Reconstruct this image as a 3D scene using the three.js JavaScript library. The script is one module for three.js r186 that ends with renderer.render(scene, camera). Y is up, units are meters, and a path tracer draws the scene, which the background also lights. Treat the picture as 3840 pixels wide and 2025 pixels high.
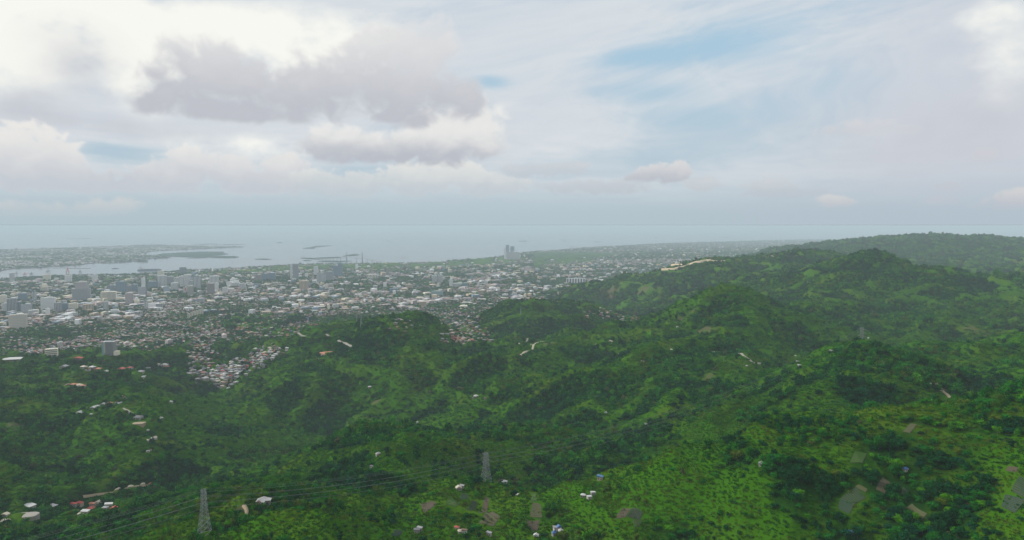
import * as THREE from 'three';
import { mergeGeometries } from 'three/addons/utils/BufferGeometryUtils.js';

// ───────────────────────── camera, sky, sun, exposure ─────────────────────────
const EYE = 480, LENS = 2595, PITCH = Math.atan(167.5 / LENS);      // metres above the sea; lens in survey units; downward tilt
const scene = new THREE.Scene();
const camera = new THREE.PerspectiveCamera(2 * Math.atan(1012.5 / LENS) * 180 / Math.PI, 1024 / 540, 1, 300000);
camera.position.set(0, EYE, 0);
camera.rotation.x = -PITCH;
const renderer = new THREE.WebGLRenderer({ antialias: true });
renderer.toneMapping = THREE.LinearToneMapping;
renderer.toneMappingExposure = 1.0;
renderer.shadowMap.enabled = true;
scene.fog = new THREE.FogExp2(new THREE.Color().setRGB(0.76, 0.92, 1.0), 0.000056);

const sun = new THREE.DirectionalLight(new THREE.Color().setRGB(1, 0.95, 0.86), 3.3);
const SUN_AZ = -78 * Math.PI / 180, SUN_EL = 34 * Math.PI / 180;
sun.position.set(Math.sin(SUN_AZ) * Math.cos(SUN_EL) * 4000, Math.sin(SUN_EL) * 4000, -1200 - Math.cos(SUN_AZ) * Math.cos(SUN_EL) * 4000);
sun.target.position.set(0, 0, -1200);
sun.castShadow = true; sun.shadow.radius = 9; sun.shadow.mapSize.set(4096, 4096);
Object.assign(sun.shadow.camera, { left: -3500, right: 3500, top: 3500, bottom: -3500, near: 10, far: 9000 });
scene.add(sun, sun.target);

// ───────────────────────── numbers: seeded chance, noise, colours ─────────────────────────
function chance(seed) { let a = seed >>> 0; return () => { a = (a + 0x6D2B79F5) | 0; let t = Math.imul(a ^ (a >>> 15), 1 | a); t = (t + Math.imul(t ^ (t >>> 7), 61 | t)) ^ t; return ((t ^ (t >>> 14)) >>> 0) / 4294967296; }; }
const GRAD = new Float32Array(512), PERM = new Uint8Array(1024);
{ const r = chance(77); for (let i = 0; i < 256; i++) { const a = r() * 6.2832; GRAD[2 * i] = Math.cos(a); GRAD[2 * i + 1] = Math.sin(a); PERM[i] = i; }
  for (let i = 255; i > 0; i--) { const j = (r() * (i + 1)) | 0, t = PERM[i]; PERM[i] = PERM[j]; PERM[j] = t; } for (let i = 256; i < 1024; i++) PERM[i] = PERM[i & 255]; }
function noise(x, y) {                                              // gradient noise, about -0.7 to 0.7
  const xi = Math.floor(x), yi = Math.floor(y), fx = x - xi, fy = y - yi, X = xi & 255, Y = yi & 255;
  const u = fx * fx * fx * (fx * (fx * 6 - 15) + 10), v = fy * fy * fy * (fy * (fy * 6 - 15) + 10);
  const g = (h, a, b) => GRAD[2 * h] * a + GRAD[2 * h + 1] * b;
  const a = g(PERM[PERM[X] + Y], fx, fy), b = g(PERM[PERM[X + 1] + Y], fx - 1, fy), c = g(PERM[PERM[X] + Y + 1], fx, fy - 1), d = g(PERM[PERM[X + 1] + Y + 1], fx - 1, fy - 1);
  return a + (b - a) * u + (c - a + (a - b - c + d) * u) * v;
}
function fbm(x, y, n = 4, gain = 0.5) { let s = 0, a = 1, t = 0; for (let i = 0; i < n; i++) { s += a * noise(x, y); t += a; a *= gain; x = x * 2.03 + 17.3; y = y * 2.03 + 5.1; } return s / t; }
function puff(x, y, n = 5) { let s = 0, a = 1, t = 0; for (let i = 0; i < n; i++) { s += a * (1 - 2.6 * Math.abs(noise(x, y))); t += a; a *= 0.52; x = x * 2.05 + 9.7; y = y * 2.05 + 3.3; } return s / t; }
const clamp = (v, a = 0, b = 1) => Math.min(b, Math.max(a, v));
const step = (a, b, v) => { const t = clamp((v - a) / (b - a)); return t * t * (3 - 2 * t); };
const lerp = (a, b, t) => a + (b - a) * t;
const lin = c => { c /= 255; return c <= 0.04045 ? c / 12.92 : Math.pow((c + 0.055) / 1.055, 2.4); };
const RGB = (r, g, b) => [lin(r), lin(g), lin(b)];
const mix3 = (a, b, t) => [a[0] + (b[0] - a[0]) * t, a[1] + (b[1] - a[1]) * t, a[2] + (b[2] - a[2]) * t];
const DEG = 180 / Math.PI;

// survey readings: a sighting (sx, sy) from the drone and a forward distance give a point of the place
function ray(sx, sy) { const x = (sx - 1920) / LENS, y = -(sy - 1012.5) / LENS, c = Math.cos(PITCH), s = Math.sin(PITCH); return [x, y * c - s, -y * s - c]; }
function spot(sx, sy, d) { const r = ray(sx, sy), k = d / -r[2]; return new THREE.Vector3(r[0] * k, EYE + r[1] * k, -d); }
function level(sx, sy, h = 0) { const r = ray(sx, sy), k = (h - EYE) / r[1]; return new THREE.Vector3(r[0] * k, h, r[2] * k); }
function inView(x, y, z) { const c = Math.cos(PITCH), s = Math.sin(PITCH), u = y - EYE, zc = -z * c - u * s, yc = u * c - z * s; return [1920 + LENS * x / zc, 1012.5 - LENS * yc / zc]; }
function bearing(sx, sy) { const r = ray(sx, sy); return [Math.atan2(r[0], -r[2]) * DEG, Math.atan2(r[1], Math.hypot(r[0], r[2])) * DEG]; }

// ───────────────────────── sky: thin veil, openings, cumulus banks (bearing and elevation in degrees) ─────────────────────────
{
  const W = 4096, HH = 2048, data = new Float32Array(W * HH * 4);
  const el = (sx, sy, rx, ry) => { const [a, e] = bearing(sx, sy), [a2] = bearing(sx + rx, sy), [, e2] = bearing(sx, sy - ry); return [a, e, a2 - a, e2 - e]; };
  const bump = (list, A, E) => { let s = 0; for (const [a, e, rx, ry, k] of list) { const x = (A - a) / rx, y = (E - e) / ry, q = x * x + y * y; if (q < 9) s += k * Math.exp(-q); } return s; };
  const B = (sx, sy, rx, ry, k) => [...el(sx, sy, rx, ry), k];
  // where the veil is open to the blue, and where it thickens
  const veilField = [B(1850, 305, 75, 30, -.9), B(2430, 350, 230, 50, -.75), B(2700, 180, 340, 75, -.7), B(2560, 440, 260, 50, -.6), B(2350, 600, 420, 40, -.3), B(2700, 540, 380, 70, -.3), B(430, 575, 220, 42, -1.1), B(2400, 210, 200, 40, -.55), B(3150, 330, 300, 120, -.25), B(1330, 640, 200, 60, -.4), B(3000, 60, 500, 60, -.25),
    B(2000, 100, 330, 110, .3), B(2150, 380, 260, 60, .35), B(1950, 470, 260, 45, .35), B(700, 230, 900, 250, .8), B(3600, 500, 420, 330, .5), B(150, 600, 160, 160, .6)];
  const whiteField = [B(250, 90, 700, 170, 1.2), B(1150, 190, 300, 110, 1.1), B(700, 40, 800, 90, .7), B(3820, 150, 220, 210, .5), B(3700, 60, 260, 60, .35), B(3650, 260, 160, 60, .3), B(1000, 545, 300, 55, .85), B(560, 300, 130, 130, .55), B(80, 330, 160, 240, .55), B(1980, 390, 200, 40, .25), B(3420, 500, 200, 45, .2)];
  const greyField = [B(300, 230, 160, 110, .42), B(120, 390, 130, 60, .45), B(350, 470, 420, 40, .38), B(3500, 560, 500, 160, .3), B(3700, 420, 300, 60, .2), B(1700, 530, 140, 160, .25)];
  // cumulus: blobs of each bank, its underside and crown colours, softness, raggedness, how solid, height of its flat base
  const banks = [
    { blobs: [[700, 610, 130, 60], [640, 670, 190, 65], [520, 690, 200, 60], [300, 690, 280, 60], [790, 640, 90, 75], [870, 640, 80, 70], [100, 630, 220, 170], [60, 560, 160, 100], [930, 690, 140, 50], [1080, 650, 100, 75]], low: RGB(199, 203, 211), top: RGB(237, 235, 231), soft: .55, rag: 1.1, solid: .93, base: 745 },
    { blobs: [[1210, 690, 150, 52], [1320, 690, 160, 50], [1490, 665, 90, 55], [1560, 690, 120, 50], [1640, 650, 100, 50], [1730, 655, 85, 50], [1830, 690, 170, 44]], low: RGB(195, 203, 210), top: RGB(230, 230, 226), soft: .55, rag: 1.2, solid: .85, base: 745 },
    { blobs: [[2480, 655, 105, 46], [2400, 672, 70, 28], [2535, 645, 60, 40]], low: RGB(186, 189, 198), top: RGB(220, 219, 219), soft: .5, rag: .9, solid: .9, base: 694 },
    { blobs: [[2080, 640, 140, 34], [1960, 640, 90, 32], [2150, 625, 70, 32]], low: RGB(193, 199, 207), top: RGB(210, 212, 215), soft: .9, rag: 1, solid: .65, base: 670 },
    { blobs: [[2200, 705, 220, 34], [2330, 700, 140, 32]], low: RGB(187, 191, 200), top: RGB(203, 205, 210), soft: 1, rag: .9, solid: .65, base: 738 },
    { blobs: [[2880, 700, 120, 40], [2960, 730, 220, 32], [2640, 690, 90, 32]], low: RGB(190, 195, 202), top: RGB(210, 212, 213), soft: .9, rag: 1, solid: .6, base: 752 },
    { blobs: [[3140, 757, 85, 26], [3100, 748, 50, 24]], low: RGB(196, 198, 204), top: RGB(219, 218, 216), soft: .8, rag: .9, solid: .85, base: 784 },
    { blobs: [[3790, 752, 120, 36], [3720, 772, 90, 22], [3880, 740, 130, 38]], low: RGB(195, 195, 203), top: RGB(218, 215, 213), soft: .8, rag: 1, solid: .8, base: 792 },
    { blobs: [[3680, 580, 70, 28], [3560, 700, 80, 22], [3530, 755, 70, 24]], low: RGB(197, 198, 206), top: RGB(208, 208, 212), soft: 1, rag: 1, solid: .6, base: 780 },
    { blobs: [[3260, 480, 140, 42], [3150, 500, 130, 34], [3360, 500, 130, 35]], low: RGB(205, 207, 213), top: RGB(216, 215, 218), soft: 1, rag: .9, solid: .7, base: 540 },
    { blobs: [[200, 790, 350, 40], [430, 770, 130, 32], [60, 800, 160, 32]], low: RGB(196, 202, 208), top: RGB(215, 214, 213), soft: .9, rag: 1, solid: .7, base: 830 },
    { blobs: [[1480, 565, 370, 75], [1700, 540, 190, 95], [1290, 545, 200, 80], [1770, 480, 140, 120], [1640, 500, 170, 95]], low: RGB(186, 190, 199), top: RGB(236, 236, 233), soft: .8, rag: .8, solid: .97, base: 626, bright: .55 },
    { blobs: [[1000, 390, 500, 110], [900, 430, 420, 70], [640, 270, 130, 150], [830, 280, 130, 140], [720, 320, 230, 150], [930, 330, 230, 130], [1100, 310, 160, 120], [1250, 310, 170, 120], [1450, 330, 250, 140], [1500, 190, 160, 140], [1630, 170, 110, 120], [1380, 230, 120, 110], [1690, 360, 150, 120], [560, 400, 120, 90], [1530, 430, 180, 70]], low: RGB(190, 193, 201), top: RGB(228, 228, 228), soft: 1.05, rag: .95, solid: .97, base: 490 },
  ].map(c => { const bl = c.blobs.map(b => el(...b)); const base = bearing(1900, c.base)[1], top = Math.max(...bl.map(b => b[1] + b[3])); return { ...c, bl, base, crest: top, a0: Math.min(...bl.map(b => b[0] - 1.7 * b[2])), a1: Math.max(...bl.map(b => b[0] + 1.7 * b[2])), e0: base - 1.2, e1: top + 2.5 }; });
  const HAZE = RGB(178, 195, 203), HAZE_R = RGB(179, 193, 204), BLUE = RGB(170, 200, 220), BLUE_LOW = RGB(180, 201, 214), VEIL = RGB(211, 216, 223), VEIL_R = RGB(205, 208, 217), WHITE = RGB(250, 250, 243), GREY = RGB(196, 199, 207);
  const sky = (A, E, fine) => {
    let c = mix3(mix3(HAZE, HAZE_R, step(5, 30, A)), mix3(BLUE_LOW, BLUE, step(5, 14, E)), step(0, 6, E));
    const wx = fbm(A * .06, E * .11, 3) * 5, wy = fbm(A * .06 + 40, E * .11 + 9, 3) * 2.2;
    // streaks of thin cloud fan out to the upper right
    const tilt = E - .16 * (A + 10) * step(4, 14, E);
    const streak = fbm(A * .055 + wx * .12, tilt * .42 + wy * .2, fine ? 6 : 4, .55), small = fine ? fbm(A * .35 + wx, tilt * 2.2 + wy, 4, .6) : 0;
    let v = .82 + bump(veilField, A + wx * .35, E + wy * .3) + streak * .8 + small * .36;
    v = clamp(step(.0, 1.05, v)) * .92;
    const vc = mix3(mix3(VEIL, VEIL_R, step(10, 35, A)), RGB(224, 228, 230), clamp(.35 + streak * 1.1 + small * .5) * (1 - .6 * step(18, 36, A)));
    c = mix3(c, vc, v * step(.2, 5, E) * .95);
    const wn = fbm(A * .16 + 3 + wx * .1, E * .27, fine ? 6 : 3, .56), wb = bump(whiteField, A + wx * .9, E + wy * .9);
    const w = wb * (1 + wn * 1.6) + wn * .55 + (E > 17 ? .5 * step(17, 26, E) + .45 * fbm(A * .05, E * .06 + 20, 3) : 0);
    c = mix3(c, WHITE, step(.1, 1.15, w) * .93);
    const g = bump(greyField, A + wx * .4, E + wy * .4);
    if (g > .02) c = mix3(c, GREY, clamp(g * (1 + 1.3 * fbm(A * .3, E * .45 + 7, 4)) * 1.25));
    if (fine) for (const k of banks) {
      if (A < k.a0 || A > k.a1 || E < k.e0 || E > k.e1) continue;
      const sc = 1 / clamp((k.crest - k.base) * .3, .8, 2.6);
      const wa = A + fbm(A * sc * .6 + 11, E * sc * .8, 3) * 1.5 / sc * .6, we = E + fbm(A * sc * .6, E * sc * .8 + 23, 3) * .9 / sc * .6;
      const p = puff(wa * sc * .75, we * sc + k.base, 5), p2 = puff((wa - .3 / sc) * sc * .75, (we + .42 / sc) * sc + k.base, 3), q = fbm(wa * sc * .5 + 50, we * sc * .8, 5, .58);
      let d = -9; for (const [a, e, rx, ry] of k.bl) { const x = (A - a) / rx, y = (E - e) / (E < e ? Math.min(ry, Math.max(.3, e - k.base)) : ry), f = 1 - (x * x + y * y); d = d > f ? d + .12 * Math.max(0, 1 - (d - f) * 2) : f; }
      d = Math.min(d, .9) - .12 + (p - .25) * k.rag * .85 + q * k.rag * 1.5;
      const under = step(k.base - .35, k.base + .45, E + q * 1.1);
      const al = step(0, k.soft, d) * under * k.solid;
      if (al < .003) continue;
      const t = (E - k.base) / (k.crest - k.base);
      const lit = clamp(step(.08, k.bright ?? .95, t + q * .3) * .9 + (p - p2) * .17 * (1 - .6 * step(.2, .9, d)) + step(.7, .0, d) * .2);
      c = mix3(c, mix3(k.low, k.top, lit), al);
    }
    if (E > 14) { const up = 1 + .35 * step(14, 70, E); c = [c[0] * up, c[1] * up, c[2] * up]; }   // a veiled sky is brighter overhead
    return mix3(c, mix3(HAZE, HAZE_R, step(5, 30, A)), .92 * step(2.0, .0, E) + .16 * step(6, 1.5, E) * (1 - step(2.0, 0, E)));
  };
  const S = 8, cw = W / S, ch = HH / 2 / S + 1, coarse = new Float32Array((cw + 1) * ch * 3);
  const angle = i => { let A = ((i + .5) / W - .25) * 360; if (A > 180) A -= 360; return A; };
  for (let j = 0; j < ch; j++) for (let i = 0; i <= cw; i++) { const c = sky(angle(Math.min(i * S, W - 1)), j * S / HH * 180, false), o = (j * (cw + 1) + i) * 3; coarse[o] = c[0]; coarse[o + 1] = c[1]; coarse[o + 2] = c[2]; }
  for (let j = HH / 2; j < HH; j++) for (let i = 0; i < W; i++) {
    const o = (j * W + i) * 4, A = angle(i), E = ((j + .5) / HH - .5) * 180, near = step(48, 42, Math.abs(A)) * step(27, 22, E);
    const y = (j - HH / 2) / S, x = i / S, y0 = Math.min(ch - 2, y | 0), x0 = x | 0, fy = y - y0, fx = x - x0;
    let c = [0, 0, 0];
    if (near < 1) for (let n = 0; n < 3; n++) { const q = (b, a) => coarse[((y0 + b) * (cw + 1) + x0 + a) * 3 + n]; c[n] = lerp(lerp(q(0, 0), q(0, 1), fx), lerp(q(1, 0), q(1, 1), fx), fy); }
    if (near > 0) c = mix3(c, sky(A, E, true), near);
    data[o] = c[0]; data[o + 1] = c[1]; data[o + 2] = c[2]; data[o + 3] = 1;
  }
  for (let o = 0; o < W * HH * 2; o += 4) { data[o] = HAZE[0] * .6; data[o + 1] = HAZE[1] * .6; data[o + 2] = HAZE[2] * .6; data[o + 3] = 1; }
  const t = new THREE.DataTexture(data, W, HH, THREE.RGBAFormat, THREE.FloatType);
  t.mapping = THREE.EquirectangularReflectionMapping; t.magFilter = t.minFilter = THREE.LinearFilter; t.needsUpdate = true;
  scene.background = t; scene.environment = t;
}

// ───────────────────────── names and labels ─────────────────────────
const taken = new Map();
function numbered(name) { const n = taken.get(name) ?? 0; taken.set(name, n + 1); return n ? `${name}_${String(n).padStart(3, '0')}` : name; }
function tag(o, label, category, group, kind) { o.userData.label = label; if (category) o.userData.category = category; if (group) o.userData.group = group; if (kind) o.userData.kind = kind; return o; }
function thing(name, label, category, pos, turn = 0, group) { const o = new THREE.Group(); o.name = numbered(name); o.position.copy(pos); o.rotation.y = turn; scene.add(o); return tag(o, label, category, group); }
function part(name, geo, mat, parent, pos, scale, rot) { const m = new THREE.Mesh(geo, mat); m.name = name; if (pos) m.position.set(...pos); if (scale) m.scale.set(...scale); if (rot) m.rotation.set(...rot); m.castShadow = m.receiveShadow = true; parent.add(m); return m; }
const mat = (r, g, b, rough = .85, extra = {}) => { const m = new THREE.MeshStandardMaterial({ roughness: rough, metalness: 0, ...extra }); m.color.setRGB(r, g, b); return m; };
const BOX = new THREE.BoxGeometry(1, 1, 1).translate(0, .5, 0);      // unit box standing on its base
function soft(seed, size, scale, lo, hi, octaves = 4) {              // grey tiling grain, kept between lo and hi
  const d = new Uint8Array(size * size * 4), r = chance(seed), ox = (r() * 90) | 0;
  for (let y = 0; y < size; y++) for (let x = 0; x < size; x++) {
    let s = 0, a = 1, t = 0, f = scale; for (let k = 0; k < octaves; k++) { const u = x / size * f, v = y / size * f, fx = u / f, fy = v / f;
      s += a * (noise(u + ox, v) * (1 - fx) * (1 - fy) + noise(u + ox - f, v) * fx * (1 - fy) + noise(u + ox, v - f) * (1 - fx) * fy + noise(u + ox - f, v - f) * fx * fy); t += a; a *= .62; f *= 2; }
    const v = Math.round(255 * lerp(lo, hi, clamp(.5 + s / t * 1.3))), o = (y * size + x) * 4; d[o] = d[o + 1] = d[o + 2] = v; d[o + 3] = 255; }
  const t = new THREE.DataTexture(d, size, size); t.wrapS = t.wrapT = THREE.RepeatWrapping; t.magFilter = THREE.LinearFilter; t.needsUpdate = true; return t;
}

// ───────────────────────── the lie of the land ─────────────────────────
// coast: bearing of the shore and how far out it lies (sighted at sea level)
const shore = [[-900, 1075], [-400, 1056], [0, 1047], [250, 1033], [450, 1030], [600, 1024], [700, 1012], [850, 1006], [960, 1000], [1200, 988], [1290, 989], [1500, 986], [1650, 984], [1750, 976], [1830, 969], [1890, 962], [1960, 950], [2030, 941], [2100, 935], [2200, 927], [2300, 921], [2420, 915], [2500, 911], [2600, 908], [2700, 906], [2900, 902], [3100, 899], [3300, 897], [4600, 897]]
  .map(([sx, sy]) => { const p = level(sx, sy, 0); return [Math.atan2(p.x, -p.z), Math.hypot(p.x, p.z)]; });
function shoreAt(a) { let i = 0; while (i < shore.length - 2 && shore[i + 1][0] < a) i++; const t = clamp((a - shore[i][0]) / (shore[i + 1][0] - shore[i][0])); return lerp(shore[i][1], shore[i + 1][1], t) * (1 + .008 * noise(a * 90, 3.3) + .004 * noise(a * 260, 8)); }
// spot heights on ridges, spurs and valley floors: [sx, sy, d] sighted, or [sx, , d, height]
const heights = [
  // near ridge on the right
  [2107, 1818, 650], [2347, 1764, 645], [2614, 1685, 620], [2721, 1668, 620], [2880, 1570, 640], [3008, 1562, 635], [3093, 1572, 620], [3222, 1538, 640], [3467, 1528, 640], [3627, 1508, 650], [3840, 1462, 680], [4300, 1440, 720],
  [2400, 2000, 540], [2400, 1850, 590], [2900, 2000, 500], [2900, 1750, 545], [3300, 1900, 500], [3300, 1650, 565], [3700, 1900, 460], [3700, 1650, 535], [3600, 2025, 440], [2150, 1930, 590], [2650, 1850, 565], [3050, 1850, 520],
  [2050, , 790, 150], [2300, , 790, 160], [2600, , 780, 178], [3000, , 770, 212], [3500, , 770, 238], [3900, , 820, 250], [2180, , 720, 190], [2450, , 710, 205],
  // near ridge on the left, the two pylon knolls, the central knoll
  [768, 1998, 520], [690, 2010, 530], [840, 1990, 530], [960, 1822, 640], [1227, 1840, 680], [1100, 1950, 560], [1500, 1950, 570], [1500, 1825, 680], [1823, 1816, 700], [1640, 1725, 800], [1920, 2020, 570], [1950, 1860, 640], [1366, 1598, 950], [1450, 1660, 900], [1240, 1720, 870], [1520, 1598, 1000], [1761, 1641, 950], [1930, 1628, 960], [2060, 1640, 940], [2200, 1720, 850], [1300, 1780, 770], [600, 2000, 620], [1700, 1760, 790],
  [1000, 1785, 930], [1150, 1730, 880], [800, 1750, 1080], [667, 1770, 1050], [400, 1800, 1000], [330, 1930, 830], [100, 1940, 830], [100, 2020, 700], [500, 1900, 830], [600, 1650, 1140], [300, 1700, 1130], [150, 1550, 1300], [300, 1450, 1500], [900, 1620, 1350], [560, 1655, 1090], [515, 1580, 1210], [450, 1490, 1370], [700, 1560, 1400], [330, 1600, 1210], [0, 1660, 1120],
  [0, 1366, 1800], [100, 1366, 1800], [250, 1382, 1780], [420, 1420, 1650], [-400, 1380, 1750], [100, 1430, 1620],
  // valley draining left to the hillside settlement
  [2300, 1610, 1080], [2000, 1570, 1250], [1800, 1540, 1350], [1600, 1540, 1450], [1350, 1545, 1500], [1100, 1560, 1500], [900, 1525, 1600], [830, 1470, 1800], [760, 1400, 1900], [740, 1330, 2150], [1600, , 1180, 118], [1350, , 1150, 112],
  // hill with the red roofed compound, its grassy shoulder
  [1050, 1300, 2080], [960, 1400, 1830], [1240, 1332, 1880], [1330, 1222, 2020], [1400, 1200, 2050], [1426, 1190, 2060], [1519, 1176, 2100], [1575, 1180, 2100], [1612, 1195, 2080], [1650, 1226, 2040], [1661, 1252, 1980], [1200, 1250, 2250], [1000, 1265, 2350], [880, 1290, 2280], [1600, 1450, 1560], [1600, 1350, 1600], [1600, 1290, 1800], [1300, 1450, 1640], [1350, 1350, 1700], [1100, 1430, 1640], [1150, 1370, 1790],
  [1770, 1272, 2400], [1740, 1310, 2150], [1790, 1220, 2800],
  // hill right of that valley, spurs of the wide hollow
  [1854, 1165, 2650], [1920, 1133, 2720], [1995, 1137, 2720], [2069, 1150, 2680], [2158, 1165, 2640], [2218, 1180, 2600], [1900, 1230, 2350], [2000, 1300, 1720], [1900, 1330, 1700], [2100, 1280, 1800], [2100, 1400, 1450], [1850, 1420, 1450], [2250, 1480, 1220], [2050, 1480, 1300], [2120, 1215, 2300],
  [2628, 1112, 1900], [2721, 1094, 1900], [2815, 1094, 1900], [2880, 1117, 1850], [2955, 1165, 1750], [3029, 1210, 1650], [3111, 1266, 1550], [2516, 1154, 1900], [2330, 1214, 1900], [2700, 1200, 1650], [2700, 1300, 1420], [2500, 1300, 1500], [2800, 1330, 1350], [2650, 1400, 1210], [2400, 1400, 1270], [2560, 1240, 1700], [2900, 1400, 1180], [2480, 1480, 1120], [2750, 1480, 1060], [3000, 1330, 1440],
  // ridge with the bare road cut and its near slope
  [2062, 1112, 4100], [2129, 1094, 4100], [2218, 1077, 4050], [2330, 1056, 4000], [2405, 1032, 3950], [2479, 1019, 3900], [2591, 995, 3900], [2718, 976, 3900], [2796, 980, 3850], [2917, 961, 3750], [2992, 954, 3700], [3074, 948, 3700], [3178, 976, 3700], [3238, 1002, 3600], [2400, 1100, 3400], [2600, 1080, 3300], [2800, 1040, 3400], [3000, 1010, 3300], [2500, 1150, 3000], [2300, 1180, 2900], [2250, 1225, 2500], [2700, 1130, 2750], [2150, 1130, 3500], [2700, , 2300, 150], [2900, 1070, 2900],
  // wooded hill on the right and the slopes below it
  [3320, 977, 2600], [3186, 1025, 2600], [3029, 1063, 2550], [3402, 996, 2600], [3514, 1014, 2600], [3600, 1040, 2550], [3674, 1036, 2550], [3840, 1040, 2550], [4200, 1030, 2600], [3300, 1150, 2200], [3300, 1235, 1850], [3350, 1110, 2300], [3700, 1180, 2000], [3550, 1150, 2100], [3100, 1130, 2200], [3150, 1200, 1950], [3500, 1230, 1800], [3800, 1240, 1750], [3450, 1060, 2420],
  [3222, 1314, 1000], [3264, 1314, 1000], [3344, 1338, 980], [3440, 1378, 950], [3467, 1405, 930], [3563, 1500, 860], [3093, 1359, 1000], [2933, 1430, 1000], [2700, 1520, 950], [2560, 1570, 920], [3200, 1420, 880], [3000, 1500, 860],
  [3230, 1328, 1150], [3300, , 1450, 180], [3439, 1296, 1350], [3625, 1290, 1350], [3700, 1296, 1350], [3840, 1262, 1380], [3600, , 1650, 170], [3620, 1400, 1080], [3840, 1380, 1050], [3120, , 1330, 185], [4200, 1300, 1300],
  // far range
  [2880, 940, 7000], [3066, 920, 6600], [3200, 907, 6400], [3327, 901, 6300], [3402, 896, 6250], [3480, 890, 6200], [3513, 888, 6200], [3551, 886, 6200], [3581, 896, 6200], [3644, 898, 6200], [3678, 890, 6200], [3700, 902, 6200], [3774, 903, 6200], [3840, 900, 6200], [4300, 890, 6300], [3300, 960, 5000], [3600, 960, 4800], [3050, 965, 5400], [3300, , 3600, 190], [3700, , 3600, 210], [3840, 970, 4600], [3500, , 8500, 150], [4000, , 8500, 200], [3000, , 8800, 90],
  // low ground
  [-700, , 2300, 40], [0, , 2350, 42], [400, , 2150, 48], [600, , 2350, 42], [800, , 2700, 38], [1100, , 2950, 42], [1500, , 3100, 38], [1800, , 3300, 36], [1960, , 3800, 34], [2050, , 4700, 20], [2300, , 5400, 12], [2700, , 6500, 10], [2900, , 9000, 5], [0, , 5000, 0], [1000, , 4500, 5], [1500, , 6000, 0], [1900, , 8500, 0], [2600, , 10000, 0], [3300, , 11000, 30], [4300, , 11000, 100], [-700, , 6000, 0], [2350, , 4900, 20],
  // out of view
  [-600, , 800, 160], [-600, , 1300, 125], [4500, , 1500, 280], [4600, , 3000, 340], [4500, , 1000, 300], [1900, , 300, 250], [500, , 300, 250], [3500, , 250, 280], [-500, , 320, 215], [1000, , 150, 300], [2800, , 150, 300],
].map(([sx, sy, d, h]) => { if (sy !== undefined) { const p = spot(sx, sy, d); return [p.x, p.z, p.y]; } return [(sx - 1920) / LENS * d, -d, h]; });
function relief(x, z) {                                              // spurs and gullies
  const wx = fbm(x / 420, z / 420, 2) * 150, wz = fbm(x / 420 + 31, z / 420 + 7, 2) * 150;
  const rid = (s, ox) => 1 - Math.abs(noise((x + wx) / s + ox, (z + wz) / s - ox)) * 2.4;
  const k = slack(x, z);
  return (34 * rid(340, 3) + 23 * rid(145, 11)) * k + 8 * rid(66, 23) + 2.6 * rid(30, 5) + 1.2 * noise(x / 15, z / 15) - 37 * k;
}
const kernel = q => q < 1e-12 ? 0 : q * Math.log(q);
const chart = (x, z) => [Math.atan2(x, -z) * 1.6, Math.log(Math.hypot(x, z))];
const plate = (() => {                                               // thin-plate surface through the spot heights
  const P = heights.map(([x, z, h]) => [...chart(x, z), h + 16 - relief(x, z)]), n = P.length, N = n + 3, M = [];
  for (let i = 0; i < n; i++) { const row = new Float64Array(N + 1); for (let j = 0; j < n; j++) row[j] = kernel((P[i][0] - P[j][0]) ** 2 + (P[i][1] - P[j][1]) ** 2) + (i === j ? .0012 : 0); row[n] = 1; row[n + 1] = P[i][0]; row[n + 2] = P[i][1]; row[N] = P[i][2]; M.push(row); }
  for (let k = 0; k < 3; k++) { const row = new Float64Array(N + 1); for (let j = 0; j < n; j++) row[j] = k === 0 ? 1 : P[j][k - 1]; M.push(row); }
  for (let c = 0; c < N; c++) { let p = c; for (let r = c + 1; r < N; r++) if (Math.abs(M[r][c]) > Math.abs(M[p][c])) p = r; [M[c], M[p]] = [M[p], M[c]]; for (let r = c + 1; r < N; r++) { const f = M[r][c] / M[c][c]; if (f) for (let k = c; k <= N; k++) M[r][k] -= f * M[c][k]; } }
  const w = new Float64Array(N); for (let r = N - 1; r >= 0; r--) { let s = M[r][N]; for (let k = r + 1; k < N; k++) s -= M[r][k] * w[k]; w[r] = s / M[r][r]; }
  return (u, v) => { let s = w[n] + w[n + 1] * u + w[n + 2] * v; for (let j = 0; j < n; j++) { const a = u - P[j][0], b = v - P[j][1]; s += w[j] * kernel(a * a + b * b); } return s; };
})();
function slack(x, z) { const r = Math.hypot(x, z); return clamp(.35 + r / 2600, .4, 1.25); }
function plain(r, a) { const sd = shoreAt(a) - r; return sd < 0 ? Math.max(-7, sd * .03) : 2.5 + Math.min(44, Math.max(0, sd - (a > .03 ? 5200 : 300)) * .0085) + 3 * step(0, 1500, sd) * fbm(r * Math.sin(a) / 900, r * Math.cos(a) / 900, 2); }

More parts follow.
